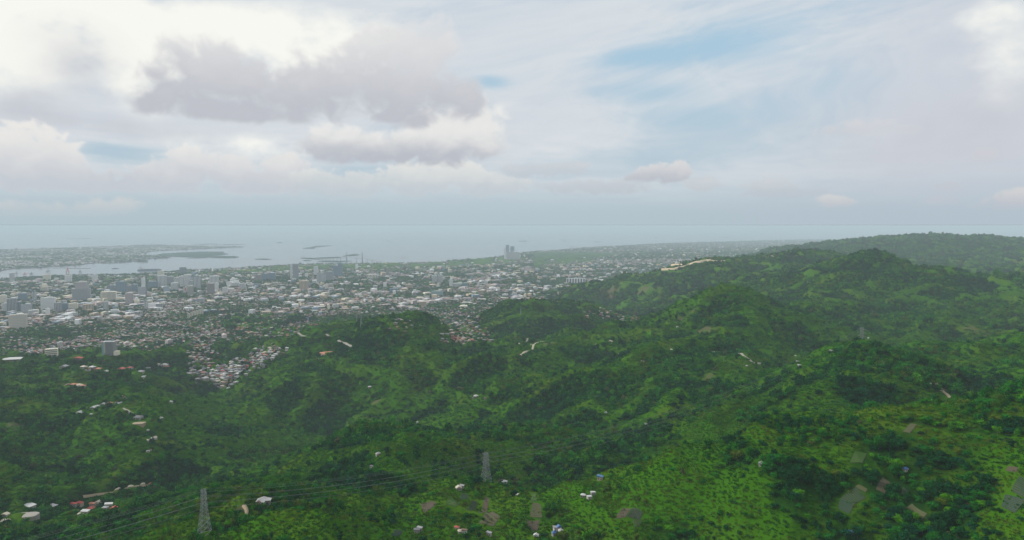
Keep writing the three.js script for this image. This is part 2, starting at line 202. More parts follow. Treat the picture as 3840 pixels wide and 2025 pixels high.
const NA = 1041, NR = 740, A0 = -52 / DEG, A1 = 52 / DEG, R0 = 110, R1 = 30000, LR = Math.log(R1 / R0);
const land = new Float32Array(NA * NR), wild = new Float32Array(NA * NR);   // height; how far it stands above the plain
{
  const C = 4, ca = (NA - 1) / C + 1, cr = Math.ceil((NR - 1) / C) + 1, coarse = new Float32Array(ca * cr);
  for (let j = 0; j < cr; j++) for (let i = 0; i < ca; i++) { const a = A0 + (A1 - A0) * i * C / (NA - 1), lr = Math.log(R0) + LR * j * C / (NR - 1); coarse[j * ca + i] = lr < 9.6 ? plate(a * 1.6, lr) : -200; }
  const cub = (p, q, r, s, t) => q + .5 * t * (r - p + t * (2 * p - 5 * q + 4 * r - s + t * (3 * (q - r) + s - p)));
  for (let j = 0; j < NR; j++) for (let i = 0; i < NA; i++) {
    const a = A0 + (A1 - A0) * i / (NA - 1), r = R0 * Math.exp(LR * j / (NR - 1)), x = r * Math.sin(a), z = -r * Math.cos(a), hilly = step(2150, 1900, r), p = lerp(plain(r, a), 14, hilly);
    const I = i / C, J = j / C, i0 = Math.min(ca - 2, I | 0), j0 = Math.min(cr - 2, J | 0), q = (di, dj) => coarse[clamp(j0 + dj, 0, cr - 1) * ca + clamp(i0 + di, 0, ca - 1)], t = I - i0;
    const rows = [-1, 0, 1, 2].map(dj => cub(q(-1, dj), q(0, dj), q(1, dj), q(2, dj), t));
    let h = cub(...rows, J - j0) + (r < 9500 ? relief(x, z) : 0), up = h - p;
    up -= 16 + 40 * step(900, 0, shoreAt(a) - r); h = p + up;
    h = up > 16 ? h : up < -16 ? p : p + (up + 16) * (up + 16) / 64; if (p < 0) h = p; up = h - p;
    land[j * NA + i] = h; wild[j * NA + i] = p < 0 ? 0 : Math.max(up, 30 * hilly);
  }
}
function sample(grid, x, z) {
  const a = (Math.atan2(x, -z) - A0) / (A1 - A0) * (NA - 1), j = Math.log(Math.hypot(x, z) / R0) / LR * (NR - 1);
  const i0 = clamp(Math.floor(a), 0, NA - 2), j0 = clamp(Math.floor(j), 0, NR - 2), fx = clamp(a - i0), fy = clamp(j - j0), o = j0 * NA + i0;
  return lerp(lerp(grid[o], grid[o + 1], fx), lerp(grid[o + NA], grid[o + NA + 1], fx), fy);
}
const groundAt = (x, z) => sample(land, x, z), wildAt = (x, z) => sample(wild, x, z);
function sighted(sx, sy) {                                           // where a line of sight first meets the land (or the sea)
  const r = ray(sx, sy); let last = 0;
  for (let d = 130; d < 29000; d *= 1.0035) { const k = d / -r[2], y = EYE + r[1] * k; if (y <= Math.max(0, groundAt(r[0] * k, -d))) { let lo = last, hi = d; for (let n = 0; n < 12; n++) { const m = (lo + hi) / 2, q = m / -r[2]; if (EYE + r[1] * q <= Math.max(0, groundAt(r[0] * q, -m))) hi = m; else lo = m; } const q = hi / -r[2]; return new THREE.Vector3(r[0] * q, groundAt(r[0] * q, -hi), -hi); } last = d; }
  return level(sx, sy, 0);
}
const onGround = (x, z, up = 0) => new THREE.Vector3(x, groundAt(x, z) + up, z);

// where woods, grass and bare soil lie (by the place on the ground)
function woods(x, z) {                                               // 0 open grass .. 1 closed wood; the wood keeps to gullies, grass to spurs
  const wx = fbm(x / 420, z / 420, 2) * 150, wz = fbm(x / 420 + 31, z / 420 + 7, 2) * 150, r = Math.hypot(x, z);
  const rid = (s, ox) => 1 - Math.abs(noise((x + wx) / s + ox, (z + wz) / s - ox)) * 2.4;
  let v = .74 + fbm(x / 260, z / 260 + 40, 3) * 1.1 - Math.max(0, rid(145, 11) - .48) * 1.8 - Math.max(0, rid(340, 3) - .6) * 1.4 + fbm(x / 34, z / 34, 3) * .95;
  v += r < 660 && x > -150 ? -.1 : r > 2200 ? .42 : r < 1000 && x > 0 ? .26 : .14;
  return clamp(v);
}
const bare = [[2420, 1085, 80, 14], [2290, 1090, 45, 16], [2620, 1035, 30, 6], [2570, 1190, 26, 12], [2640, 1230, 40, 16], [2660, 1410, 34, 22], [2710, 1335, 22, 20], [2060, 1290, 30, 18], [1400, 1480, 18, 14], [1405, 1510, 16, 10], [3180, 1040, 24, 8], [60, 1590, 55, 22], [1320, 1720, 30, 34], [1265, 1750, 18, 22], [3660, 1240, 50, 14], [2310, 1480, 18, 12], [900, 1905, 24, 22], [1530, 1665, 30, 16], [3550, 1470, 16, 26]]
  .map(([sx, sy, rx, ry]) => { const c = sighted(sx, sy), e = sighted(sx + rx, sy), n = sighted(sx, sy - ry); return [c.x, c.z, Math.hypot(e.x - c.x, e.z - c.z), Math.min(1.6 * Math.hypot(e.x - c.x, e.z - c.z), Math.max(8, Math.hypot(n.x - c.x, n.z - c.z)))]; });
function soilAt(x, z) { let s = 0; for (const [bx, bz, ru, rv] of bare) { const r = Math.hypot(bx, bz), ux = -bz / r, uz = bx / r, dx = x - bx, dz = z - bz, u = (dx * ux + dz * uz) / ru, v = (dx * bx + dz * bz) / r / rv, q = u * u + v * v; if (q < 2.5) s = Math.max(s, .62 - q + fbm(x / 22, z / 22, 3) * 1.9 + fbm(x / 6, z / 6, 2) * .5); } return clamp(s * 1.2) * .85; }

// ───────────────────────── land and sea ─────────────────────────
{
  const pos = new Float32Array(NA * NR * 3), uv = new Float32Array(NA * NR * 2), col = new Float32Array(NA * NR * 3), idx = new Uint32Array((NA - 1) * (NR - 1) * 6);
  const WOOD = [.005, .030, .004], WOOD2 = [.010, .046, .004], GRASS = [.034, .118, .002], STRAW = [.080, .112, .008], SOIL = [.085, .066, .042], TOWN = [.038, .060, .034], TOWN2 = [.13, .125, .12], PALE = [.34, .29, .24];
  for (let j = 0; j < NR; j++) for (let i = 0; i < NA; i++) {
    const o = j * NA + i, a = A0 + (A1 - A0) * i / (NA - 1), r = R0 * Math.exp(LR * j / (NR - 1)), x = r * Math.sin(a), z = -r * Math.cos(a);
    pos[3 * o] = x; pos[3 * o + 1] = land[o]; pos[3 * o + 2] = z; uv[2 * o] = x / 52; uv[2 * o + 1] = z / 52;
    const up = wild[o]; let c;
    const hill = step(5, 16, up);
    const w = woods(x, z, land[o]), tuft = fbm(x / 6, z / 6, 3), patch = fbm(x / 130 + 70, z / 130, 3);
    c = mix3(mix3(GRASS, STRAW, clamp(.12 + patch * 1.6 + tuft * .5)), mix3(WOOD, WOOD2, clamp(.5 + tuft)), step(.30, .85, w + tuft * .25));
    if (r < 5000) { const s = soilAt(x, z); if (s > 0) c = mix3(c, mix3(SOIL, [.125, .098, .066], clamp(.5 + tuft)), s); }
    if (hill < 1) { const t = fbm(x / 60, z / 60, 3), g = fbm(x / 400 + 5, z / 400, 3); let town = mix3(TOWN, TOWN2, clamp(.45 + t * 1.3)); town = mix3(town, [.035, .075, .022], clamp((g - .06) * 4)); const sd = shoreAt(a) - r; if (sd < 260 && a > -.08) town = mix3(town, PALE, step(260, 80, sd + fbm(x / 120, z / 120, 2) * 150) * .7); c = mix3(town, c, hill); }
    col[3 * o] = c[0]; col[3 * o + 1] = c[1]; col[3 * o + 2] = c[2];
    if (i < NA - 1 && j < NR - 1) { const q = (j * (NA - 1) + i) * 6; idx[q] = o; idx[q + 1] = o + 1; idx[q + 2] = o + NA; idx[q + 3] = o + 1; idx[q + 4] = o + NA + 1; idx[q + 5] = o + NA; }
  }
  const g = new THREE.BufferGeometry(); g.setAttribute('position', new THREE.BufferAttribute(pos, 3)); g.setAttribute('uv', new THREE.BufferAttribute(uv, 2)); g.setAttribute('color', new THREE.BufferAttribute(col, 3)); g.setIndex(new THREE.BufferAttribute(idx, 1)); g.computeVertexNormals();
  const m = new THREE.MeshPhysicalMaterial({ vertexColors: true, roughness: 1, specularIntensity: .04, map: soft(5, 512, 10, .7, 1.0), bumpMap: soft(6, 512, 14, 0, 1), bumpScale: .8 });
  const o = new THREE.Mesh(g, m); o.name = 'terrain'; o.receiveShadow = o.castShadow = true; scene.add(tag(o, 'green hills running down to the coastal city plain', null, null, 'structure'));
}
const waterMat = new THREE.MeshPhysicalMaterial({ roughness: .13, metalness: 0, ior: 1.33, bumpMap: soft(9, 512, 12, 0, 1, 4), bumpScale: .06 }); waterMat.color.setRGB(.040, .062, .075); waterMat.bumpMap.repeat.set(1, 1);
{
  const R = 82000, g = new THREE.CircleGeometry(R, 160).rotateX(-Math.PI / 2), p = g.attributes.position, uv = g.attributes.uv; for (let i = 0; i < p.count; i++) uv.setXY(i, p.getX(i) / 400, p.getZ(i) / 400);
  const s = new THREE.Mesh(g, waterMat); s.name = 'sea'; s.receiveShadow = true; scene.add(tag(s, 'pale hazy sea beyond the city', null, null, 'structure'));
}

// ───────────────────────── trees, shrubs, grass ─────────────────────────
function leafy(seed, lobes, per, size, rx, ry, rz, cy, core = true) { // a crown: small leaf sprays on many lobes, dark twigs within
  const r = chance(seed), P = [], N = [], C = [];
  const tri = (a, b, c, t) => { const u = [b[0] - a[0], b[1] - a[1], b[2] - a[2]], v = [c[0] - a[0], c[1] - a[1], c[2] - a[2]]; const n = [u[1] * v[2] - u[2] * v[1], u[2] * v[0] - u[0] * v[2], u[0] * v[1] - u[1] * v[0]], l = Math.hypot(...n) || 1; for (const q of [a, b, c]) { P.push(...q); N.push(n[0] / l, n[1] / l, n[2] / l); C.push(...t); } };
  for (let k = 0; k < lobes; k++) {
    const th = r() * 6.283 + k * 2.4, e = (r() * 1.5 - .45), rad = k === 0 ? 0 : .45 + .3 * r(), lx = rx * rad * Math.cos(th) * Math.cos(e * .7), lz = rz * rad * Math.sin(th) * Math.cos(e * .7), ly = cy + ry * (k === 0 ? .25 : .62 * Math.sin(e)), lr = (k === 0 ? .62 : .34 + .22 * r());
    const tone = .78 + .44 * r(), warm = (r() - .5) * .16;
    if (core) { const g = new THREE.IcosahedronGeometry(1, 0), p = g.attributes.position; for (let i = 0; i < p.count; i += 3) { const q = [0, 1, 2].map(n => [lx + p.getX(i + n) * rx * lr * .8, ly + p.getY(i + n) * ry * lr * .85, lz + p.getZ(i + n) * rz * lr * .8]); tri(q[0], q[1], q[2], [tone * .8, tone * .8, tone * .8]); } }
    for (let i = 0; i < per; i++) {
      const y = 1 - 1.75 * r(), a = r() * 6.283, s = Math.sqrt(Math.max(0, 1 - y * y)), d = [s * Math.cos(a), y, s * Math.sin(a)], m = .86 + .3 * r(), c = [lx + d[0] * rx * lr * m, ly + d[1] * ry * lr * m, lz + d[2] * rz * lr * m];
      const t1 = [d[1] + r() - .5, r() - .5 - d[0], r() - .5], l1 = Math.hypot(...t1) || 1, sz = size * (.6 + .8 * r()), w = t1.map(v => v / l1 * sz), b = [(r() - .5) + d[0] * .5, (r() - .7) * .8 + d[1] * .3, (r() - .5) + d[2] * .5], l2 = Math.hypot(...b) || 1, g = b.map(v => v / l2 * sz * 1.3), tt = tone * (.75 + .5 * r());
      tri([c[0] - w[0] * .5, c[1] - w[1] * .5, c[2] - w[2] * .5], [c[0] + w[0] * .5, c[1] + w[1] * .5, c[2] + w[2] * .5], [c[0] + g[0], c[1] + g[1], c[2] + g[2]], [tt * (1 + warm), tt, tt * (1 - warm)]);
    }
  }
  const g = new THREE.BufferGeometry(); g.setAttribute('position', new THREE.Float32BufferAttribute(P, 3)); g.setAttribute('normal', new THREE.Float32BufferAttribute(N, 3)); g.setAttribute('color', new THREE.Float32BufferAttribute(C, 3)); return g;
}
const leafMat = new THREE.MeshPhysicalMaterial({ vertexColors: true, roughness: .8, side: THREE.DoubleSide }); leafMat.specularIntensity = .06;
const barkMat = mat(.10, .075, .05, .95);
function limb(pts, r0, r1, sides = 5) { const c = new THREE.CatmullRomCurve3(pts.map(p => new THREE.Vector3(...p))), n = 5, g = new THREE.TubeGeometry(c, n, 1, sides), p = g.attributes.position; for (let i = 0; i <= n; i++) { const q = c.getPointAt(i / n), R = lerp(r0, r1, i / n); for (let k = 0; k <= sides; k++) { const o = i * (sides + 1) + k; p.setXYZ(o, q.x + (p.getX(o) - q.x) * R, q.y + (p.getY(o) - q.y) * R, q.z + (p.getZ(o) - q.z) * R); } } return g; }
function dull(g, c) { const n = g.attributes.position.count, a = new Float32Array(n * 3); for (let i = 0; i < n; i++) a.set(c, 3 * i); const q = g.index ? g.toNonIndexed() : g; const m = q.attributes.position.count, b = new Float32Array(m * 3); for (let i = 0; i < m; i++) b.set(c, 3 * i); q.setAttribute('color', new THREE.BufferAttribute(b, 3)); q.deleteAttribute('uv'); return q; }
function palmCrown(seed, n = 13) { const r = chance(seed), parts = []; for (let k = 0; k < n; k++) { const th = k / n * 6.283 + r() * .3, e = .9 - 1.3 * r(), L = 3.2 + r(), P = []; const at = t => { const q = t * L, y = Math.sin(e) * q - .16 * q * q; return [Math.cos(e) * q * Math.cos(th), y, Math.cos(e) * q * Math.sin(th)]; }; for (let s = 0; s < 4; s++) { const a = at(s / 4), b = at((s + 1) / 4), wa = .75 * Math.sin((s + .4) / 4.4 * 3.1), wb = .75 * Math.sin((s + 1.2) / 4.6 * 3.1), nx = -Math.sin(th), nz = Math.cos(th); for (const sg of [-1, 1]) { P.push(...a, ...b, b[0] + nx * wb * sg, b[1] - .3, b[2] + nz * wb * sg, ...a, b[0] + nx * wb * sg, b[1] - .3, b[2] + nz * wb * sg, a[0] + nx * wa * sg, a[1] - .3, a[2] + nz * wa * sg); } } const g = new THREE.BufferGeometry(); g.setAttribute('position', new THREE.Float32BufferAttribute(P, 3)); g.computeVertexNormals(); parts.push(dull(g, [.9 + .3 * r(), .9 + .2 * r(), .8])); } return mergeGeometries(parts); }

// unit crowns (about 1 m radius at scale 1) for the mass of the woods
const woodCrowns = [leafy(11, 7, 16, .34, 1, .8, 1, .95), leafy(12, 9, 14, .30, 1.1, .7, .95, .85), leafy(13, 6, 18, .36, .85, 1.0, .9, 1.1), leafy(14, 8, 15, .32, 1.0, .62, 1.15, .8)];
const bushCrowns = [leafy(21, 4, 12, .42, 1, .7, 1, .4), leafy(22, 5, 10, .40, 1.1, .55, .9, .35)];
const grassTuft = (() => { const r = chance(31), P = [], C = []; for (let k = 0; k < 26; k++) { const a = r() * 6.283, q = Math.sqrt(r()) * .9, x = q * Math.cos(a), z = q * Math.sin(a), b = r() * 6.283, w = .14 + .12 * r(), h = .45 + .6 * r(), lx = (r() - .5) * .7, lz = (r() - .5) * .7, t = .75 + .5 * r(); P.push(x - w * Math.cos(b), 0, z - w * Math.sin(b), x + w * Math.cos(b), 0, z + w * Math.sin(b), x + lx, h, z + lz); for (let n = 0; n < 3; n++) C.push(t, t, t * .9); } const g = new THREE.BufferGeometry(); g.setAttribute('position', new THREE.Float32BufferAttribute(P, 3)); g.setAttribute('color', new THREE.Float32BufferAttribute(C, 3)); g.computeVertexNormals(); return g; })();
const palmUnit = mergeGeometries([palmCrown(41).translate(0, 8, 0), dull(limb([[0, 0, 0], [.3, 3, .1], [.25, 6, 0], [0, 8, 0]], .22, .13, 4), [.9, .7, .5])]);

const DARK = [.004, .048, .011], MID = [.013, .112, .010], LIGHT = [.050, .178, .004], OLIVE = [.068, .115, .009], BLUEISH = [.004, .052, .022];
function leafTint(r, x, z) { const p = fbm(x / 170 + 12, z / 170, 3) + (r() - .5) * .5; const c = p < -.12 ? mix3(DARK, BLUEISH, r() * .8) : p < .12 ? mix3(DARK, MID, r()) : p < .26 ? mix3(MID, LIGHT, r()) : mix3(MID, OLIVE, r()); const k = .75 + .5 * r(); if (r() < .012) return [.060 * k, .078 * k, .028 * k]; return [c[0] * k, c[1] * k, c[2] * k]; }   // a few dry crowns

const lots = woodCrowns.map(() => []), bushes = bushCrowns.map(() => []), tufts = [], palms = [], named = [];
const clear = [];                                                   // circles kept free: houses, plots, paths [x, z, radius]
const clearGrid = new Map();
function keepClear(x, z, rad) { const c = [x, z, rad]; const k = 60; for (let i = Math.floor((x - rad) / k); i <= Math.floor((x + rad) / k); i++) for (let j = Math.floor((z - rad) / k); j <= Math.floor((z + rad) / k); j++) { const key = i * 4096 + j; if (!clearGrid.has(key)) clearGrid.set(key, []); clearGrid.get(key).push(c); } }
function isClear(x, z, rad) { const l = clearGrid.get(Math.floor(x / 60) * 4096 + Math.floor(z / 60)); if (l) for (const [cx, cz, cr] of l) if ((x - cx) ** 2 + (z - cz) ** 2 < (cr + rad) ** 2) return false; return true; }
const put = new THREE.Object3D();
function copies(list, geo, material, name, parent) {
  const m = new THREE.InstancedMesh(geo, material, list.length), col = new THREE.Color();
  list.forEach(([x, y, z, sx, sy, sz, turn, c], i) => { put.position.set(x, y, z); put.scale.set(sx, sy, sz); put.rotation.set(0, turn, 0); put.updateMatrix(); m.setMatrixAt(i, put.matrix); m.setColorAt(i, col.setRGB(...c)); });
  m.name = name; m.castShadow = m.receiveShadow = true; parent.add(m); return m;
}
// things that others are described by: short name and place
const landmarks = [];
const landmark = (name, x, z) => landmarks.push([name, x, z]);
function besideWhat(x, z, list = landmarks) {
  let best = null, bd = 1e9; for (const m of list) { const d = Math.hypot(m[1] - x, m[2] - z); if (d < bd) { bd = d; best = m; } }
  const r = Math.hypot(best[1], best[2]), ux = -best[2] / r, uz = best[1] / r, dx = x - best[1], dz = z - best[2], side = dx * ux + dz * uz, far = (dx * best[1] + dz * best[2]) / r;
  return `${bd < r * .02 ? 'just ' : bd < r * .05 ? '' : bd < r * .09 ? 'well ' : 'far '}${Math.abs(side) > Math.abs(far) * .6 ? (side < 0 ? 'left of' : 'right of') : far > 0 ? 'behind' : 'in front of'} the ${best[0]}`;
}
function plantAll() {
  const r = chance(401);
  // rings of ever larger spacing; a plant in every cell, kind by the woods map
  for (let R = 330; R < 7600; ) {
    const s = R < 900 ? 5.0 : R < 1600 ? 5.6 : R < 2800 ? 6.6 : R < 4300 ? 9.5 : 14, n = Math.floor(1.5 * R / s);
    for (let i = 0; i < n; i++) {
      const a = -.75 + 1.5 * (i + r()) / n, rr = R + (r() - .5) * s * 1.2, x = rr * Math.sin(a), z = -rr * Math.cos(a), up = wildAt(x, z);
      if (up < 5 || (rr > 5200 && a < .2)) { continue; }
      const w = woods(x, z), q = r();
      if (!isClear(x, z, 2.5) || soilAt(x, z) > .2) continue;
      const tree = step(.18, .98, w);
      if (q < tree * .9 + (rr < 700 ? .15 * step(-.25, .3, fbm(x / 55, z / 55 + 60, 2)) : .06)) {
        const k = (s / 5) * (.55 + .55 * r() + (r() < .08 ? .5 : 0)) * (w > .6 ? 1.1 : .85), rad = (R < 700 ? 3.0 : 3.7) * k, hgt = rad * (.85 + .5 * r());
        if (r() < .03 && R > 720 && R < 2400) { const h = .8 + .4 * r(); palms.push([x, groundAt(x, z) - .3, z, h, h * 1.1, h, r() * 6.3, mix3(DARK, MID, r())]); continue; }
        const it = [x, groundAt(x, z) - .25 * hgt, z, rad, hgt, rad * (.85 + .3 * r()), r() * 6.3, leafTint(r, x, z)];
        if (rr < 760 && (() => { const [sx, sy] = inView(x, it[1] + hgt, z); if (sx < 8 || sx > 3832 || sy > 2015) return false; const p = sighted(sx, sy); return Math.abs(-p.z + z) < 60 || -p.z > -z; })()) named.push([rr / rad, it]);
        else lots[(r() * 4) | 0].push(it);
      } else if (rr < 2800) {
        const k = (.6 + 1.5 * r() * r()) * s / 5; bushes[(r() * 2) | 0].push([x, groundAt(x, z) - .2, z, k * 1.25, k * (.8 + .5 * r()), k * 1.25, r() * 6.3, mix3(leafTint(r, x, z), LIGHT, .5 * r())]);
      }
    }
    R += s * .92;
  }
  // rank grass and weeds on the near slopes
  for (let R = 380; R < 1000; R += 2.6) { const n = Math.floor(1.42 * R / 2.6); for (let i = 0; i < n; i++) { const a = -.71 + 1.42 * (i + r()) / n, rr = R + r() * 2.6, x = rr * Math.sin(a), z = -rr * Math.cos(a); const w = woods(x, z); if (w > .6 || r() < .25 || !isClear(x, z, .6) || soilAt(x, z) > .3) continue; const k = .8 + .9 * r(), p = fbm(x / 40, z / 40 + 3, 3) * 1.3 + (r() - .5) * .4; tufts.push([x, groundAt(x, z) - .08, z, k * 1.2, k * .85, k * 1.2, r() * 6.3, p > .06 ? mix3([.046, .118, .002], [.095, .112, .016], r()) : p < -.12 ? mix3([.012, .065, .004], [.026, .092, .003], r()) : mix3([.028, .098, .002], [.052, .138, .003], r())]); } }
  // scrub filling the grassy ground farther off
  for (let R = 690; R < 2500; ) { const st = R * .0046, n = Math.floor(1.5 * R / st); for (let i = 0; i < n; i++) { const a = -.75 + 1.5 * (i + r()) / n, rr = R + r() * st, x = rr * Math.sin(a), z = -rr * Math.cos(a), w = woods(x, z); if (w > .72 || r() < .3 || wildAt(x, z) < 6 || !isClear(x, z, 1) || soilAt(x, z) > .3) continue; const k = st * (.28 + .3 * r()); bushes[(r() * 2) | 0].push([x, groundAt(x, z) - .2, z, k * 1.2, k * (.6 + .5 * r()), k * 1.2, r() * 6.3, mix3(leafTint(r, x, z), LIGHT, .25 + .5 * r())]); } R += st * 1.1; }
  // the largest trees in sight stand on their own; the others are the wood
  named.sort((p, q) => p[0] - q[0]);
  named.slice(300).forEach(([, it], i) => lots[i % 4].push(it));
  const crowns = [leafy(51, 11, 46, .17, 1, .8, 1, .95), leafy(52, 13, 40, .16, 1.1, .7, .95, .9), leafy(53, 9, 54, .18, .85, 1.0, .9, 1.1), leafy(54, 12, 42, .165, 1.05, .62, 1.1, .82)];
  const tones = [[DARK, 'dark green'], [BLUEISH, 'bluish green'], [MID, 'mid green'], [LIGHT, 'bright green'], [OLIVE, 'olive green']].map(([c, n]) => { const m = leafMat.clone(); m.color.setRGB(...c); return [m, n, c]; });
  const trunk = [mergeGeometries([limb([[0, -.3, 0], [.05, .4, .03], [.02, .9, 0]], .09, .05), limb([[.02, .55, .02], [.25, .8, .1], [.45, 1.0, .2]], .045, .02), limb([[.02, .6, 0], [-.2, .85, -.12], [-.4, 1.05, -.1]], .04, .02)])];
  for (const [, [x, y, z, sx, sy, sz, turn, c]] of named.slice(0, 300)) {
    let best = tones[0], bd = 9; for (const t of tones) { const d = Math.abs(t[2][0] - c[0]) + Math.abs(t[2][1] - c[1]) + Math.abs(t[2][2] - c[2]); if (d < bd) { bd = d; best = t; } }
    const k = Math.floor(turn * 97) % 4, size = sx > 4.2 ? 'large' : sx > 2.9 ? 'medium' : 'small', shape = ['round', 'spreading', 'upright', 'flat'][k];
    const t = thing('broadleaf_tree', `${size} ${best[1]} tree with ${shape} crown ${besideWhat(x, z)}`, 'tree', new THREE.Vector3(x, y, z), turn, `${best[1]} trees ${besideWhat(x, z)}`);
    part('crown', crowns[k], best[0], t, [0, .12 * sy, 0], [sx, sy, sz]); part('trunk', trunk[0], barkMat, t, null, [sx * .8, sy, sz * .8]);
  }
  const forest = new THREE.Group(); forest.name = 'forest'; scene.add(tag(forest, 'unbroken broadleaf woods over the hills', null, null, 'stuff'));
  lots.forEach((l, i) => copies(l, woodCrowns[i], leafMat, 'tree_mass', forest)); copies(palms, palmUnit, leafMat, 'palm_mass', forest);
  const scrub = new THREE.Group(); scrub.name = 'scrub'; scene.add(tag(scrub, 'low shrubs scattered over the grassy slopes', null, null, 'stuff'));
  bushes.forEach((l, i) => copies(l, bushCrowns[i], leafMat, 'shrub_mass', scrub));
  const gr = new THREE.Group(); gr.name = 'grass'; scene.add(tag(gr, 'rank grass on the near slopes', null, null, 'stuff')); copies(tufts, grassTuft, leafMat, 'grass_tufts', gr);
  console.log('trees', lots.map(l => l.length).join(), 'bushes', bushes.map(l => l.length).join(), 'tufts', tufts.length, 'palms', palms.length, 'near', named.length);
}

// ───────────────────────── houses, blocks and towers ─────────────────────────
const vcol = (g, c) => dull(g, c);
const gable = (w, h, l, y = 0, over = .08) => { const s = new THREE.Shape([new THREE.Vector2(-w / 2 - over, 0), new THREE.Vector2(w / 2 + over, 0), new THREE.Vector2(0, h)]); return new THREE.ExtrudeGeometry(s, { depth: l + 2 * over, bevelEnabled: false }).translate(0, y, -l / 2 - over); };
const hip = (w, h, l, y = 0, over = .08) => { const a = w / 2 + over, b = l / 2 + over, r = Math.max(.02, b - a), P = [[-a, y, -b], [a, y, -b], [a, y, b], [-a, y, b], [0, y + h, -r], [0, y + h, r]], f = [[0, 4, 1], [1, 4, 5], [1, 5, 2], [2, 5, 3], [3, 5, 4], [3, 4, 0], [0, 1, 2], [0, 2, 3]], v = []; for (const t of f) for (const i of t) v.push(...P[i]); const g = new THREE.BufferGeometry(); g.setAttribute('position', new THREE.Float32BufferAttribute(v, 3)); g.computeVertexNormals(); return g; };
const shed = (w, h, l, y = 0, over = .08) => { const s = new THREE.Shape([new THREE.Vector2(-w / 2 - over, 0), new THREE.Vector2(w / 2 + over, .02), new THREE.Vector2(w / 2 + over, .06), new THREE.Vector2(-w / 2 - over, h)]); return new THREE.ExtrudeGeometry(s, { depth: l + 2 * over, bevelEnabled: false }).translate(0, y, -l / 2 - over); };
const bare_ = g => { const q = g.index ? g.toNonIndexed() : g; q.deleteAttribute('uv'); return q; };
const unitBox = (w, h, l, x = 0, y = 0, z = 0) => new THREE.BoxGeometry(w, h, l).translate(x, y + h / 2, z);
// the same house shapes serve near (split in parts) and far (joined)
const houseShapes = [
  { walls: bare_(unitBox(1, .62, 1)), roof: bare_(gable(1, .38, 1, .62)), win: [[.26, .18, .505], [-.26, .18, .505]], door: [0, .0, .505] },
  { walls: bare_(unitBox(1, .66, 1)), roof: bare_(hip(1, .34, 1, .66)), win: [[.28, .2, .505], [-.28, .2, .505]], door: [.02, .0, .505] },
  { walls: bare_(unitBox(1, .78, 1)), roof: bare_(shed(1, .22, 1, .78)), win: [[.24, .3, .505]], door: [-.22, .0, .505] },
  { walls: bare_(mergeGeometries([bare_(unitBox(1, .6, .62, 0, 0, -.19)), bare_(unitBox(.55, .52, .4, -.22, 0, .3))])), roof: bare_(mergeGeometries([bare_(hip(1, .34, .62, .6).translate(0, 0, -.19)), bare_(shed(.55, .14, .4, .52).translate(-.22, 0, .3))])), win: [[.3, .2, .125]], door: [-.2, .0, .505] },
];
const winGeo = unitBox(.16, .2, .012), doorGeo = unitBox(.15, .42, .012), shutterGeo = unitBox(.05, .2, .02, -.1, 0, 0);
const ROOFS = { 'white': mat(.42, .42, .41, .6), 'pale grey': mat(.25, .25, .26, .6), 'rusty brown': mat(.14, .085, .06, .8), 'red': mat(.34, .06, .045, .7), 'terracotta': mat(.40, .17, .10, .8), 'blue': mat(.05, .12, .28, .6), 'dark grey': mat(.12, .12, .13, .7), 'cream': mat(.42, .37, .29, .7) };
const WALLS = [mat(.36, .34, .31), mat(.26, .25, .24), mat(.46, .44, .42), mat(.32, .28, .22), mat(.18, .155, .13)];
const glassMat = mat(.04, .05, .06, .25), doorMat = mat(.14, .09, .06, .8);
function house(p, w, h, l, turn, roof, label, group, shape, wall) {
  const r = chance(Math.abs(Math.round(p.x * 31 + p.z * 17))), S = houseShapes[shape ?? ((r() * 4) | 0)], low = Math.min(groundAt(p.x + w / 2, p.z), groundAt(p.x - w / 2, p.z), groundAt(p.x, p.z + l / 2), groundAt(p.x, p.z - l / 2), p.y);
  const top = Math.max(groundAt(p.x + w / 2, p.z), groundAt(p.x - w / 2, p.z), p.y), t = thing('house', label, 'house', new THREE.Vector3(p.x, low - .15, p.z), turn, group), H = h + Math.min(3, top - low);
  const walls = part('wall', S.walls, WALLS[wall ?? ((r() * 5) | 0)], t, null, [w, H, l]);
  part('roof', S.roof, ROOFS[roof], t, null, [w, H, l]);
  for (const q of S.win) part('shutter', shutterGeo, doorMat, part('window', winGeo, glassMat, t, [q[0] * w, q[1] * H, q[2] * l], [w, H, l]));
  part('door', doorGeo, doorMat, t, [S.door[0] * w, (H - h) * .5, S.door[2] * l], [w, H, l]);
  keepClear(p.x, p.z, Math.max(w, l) * .55); return t;
}
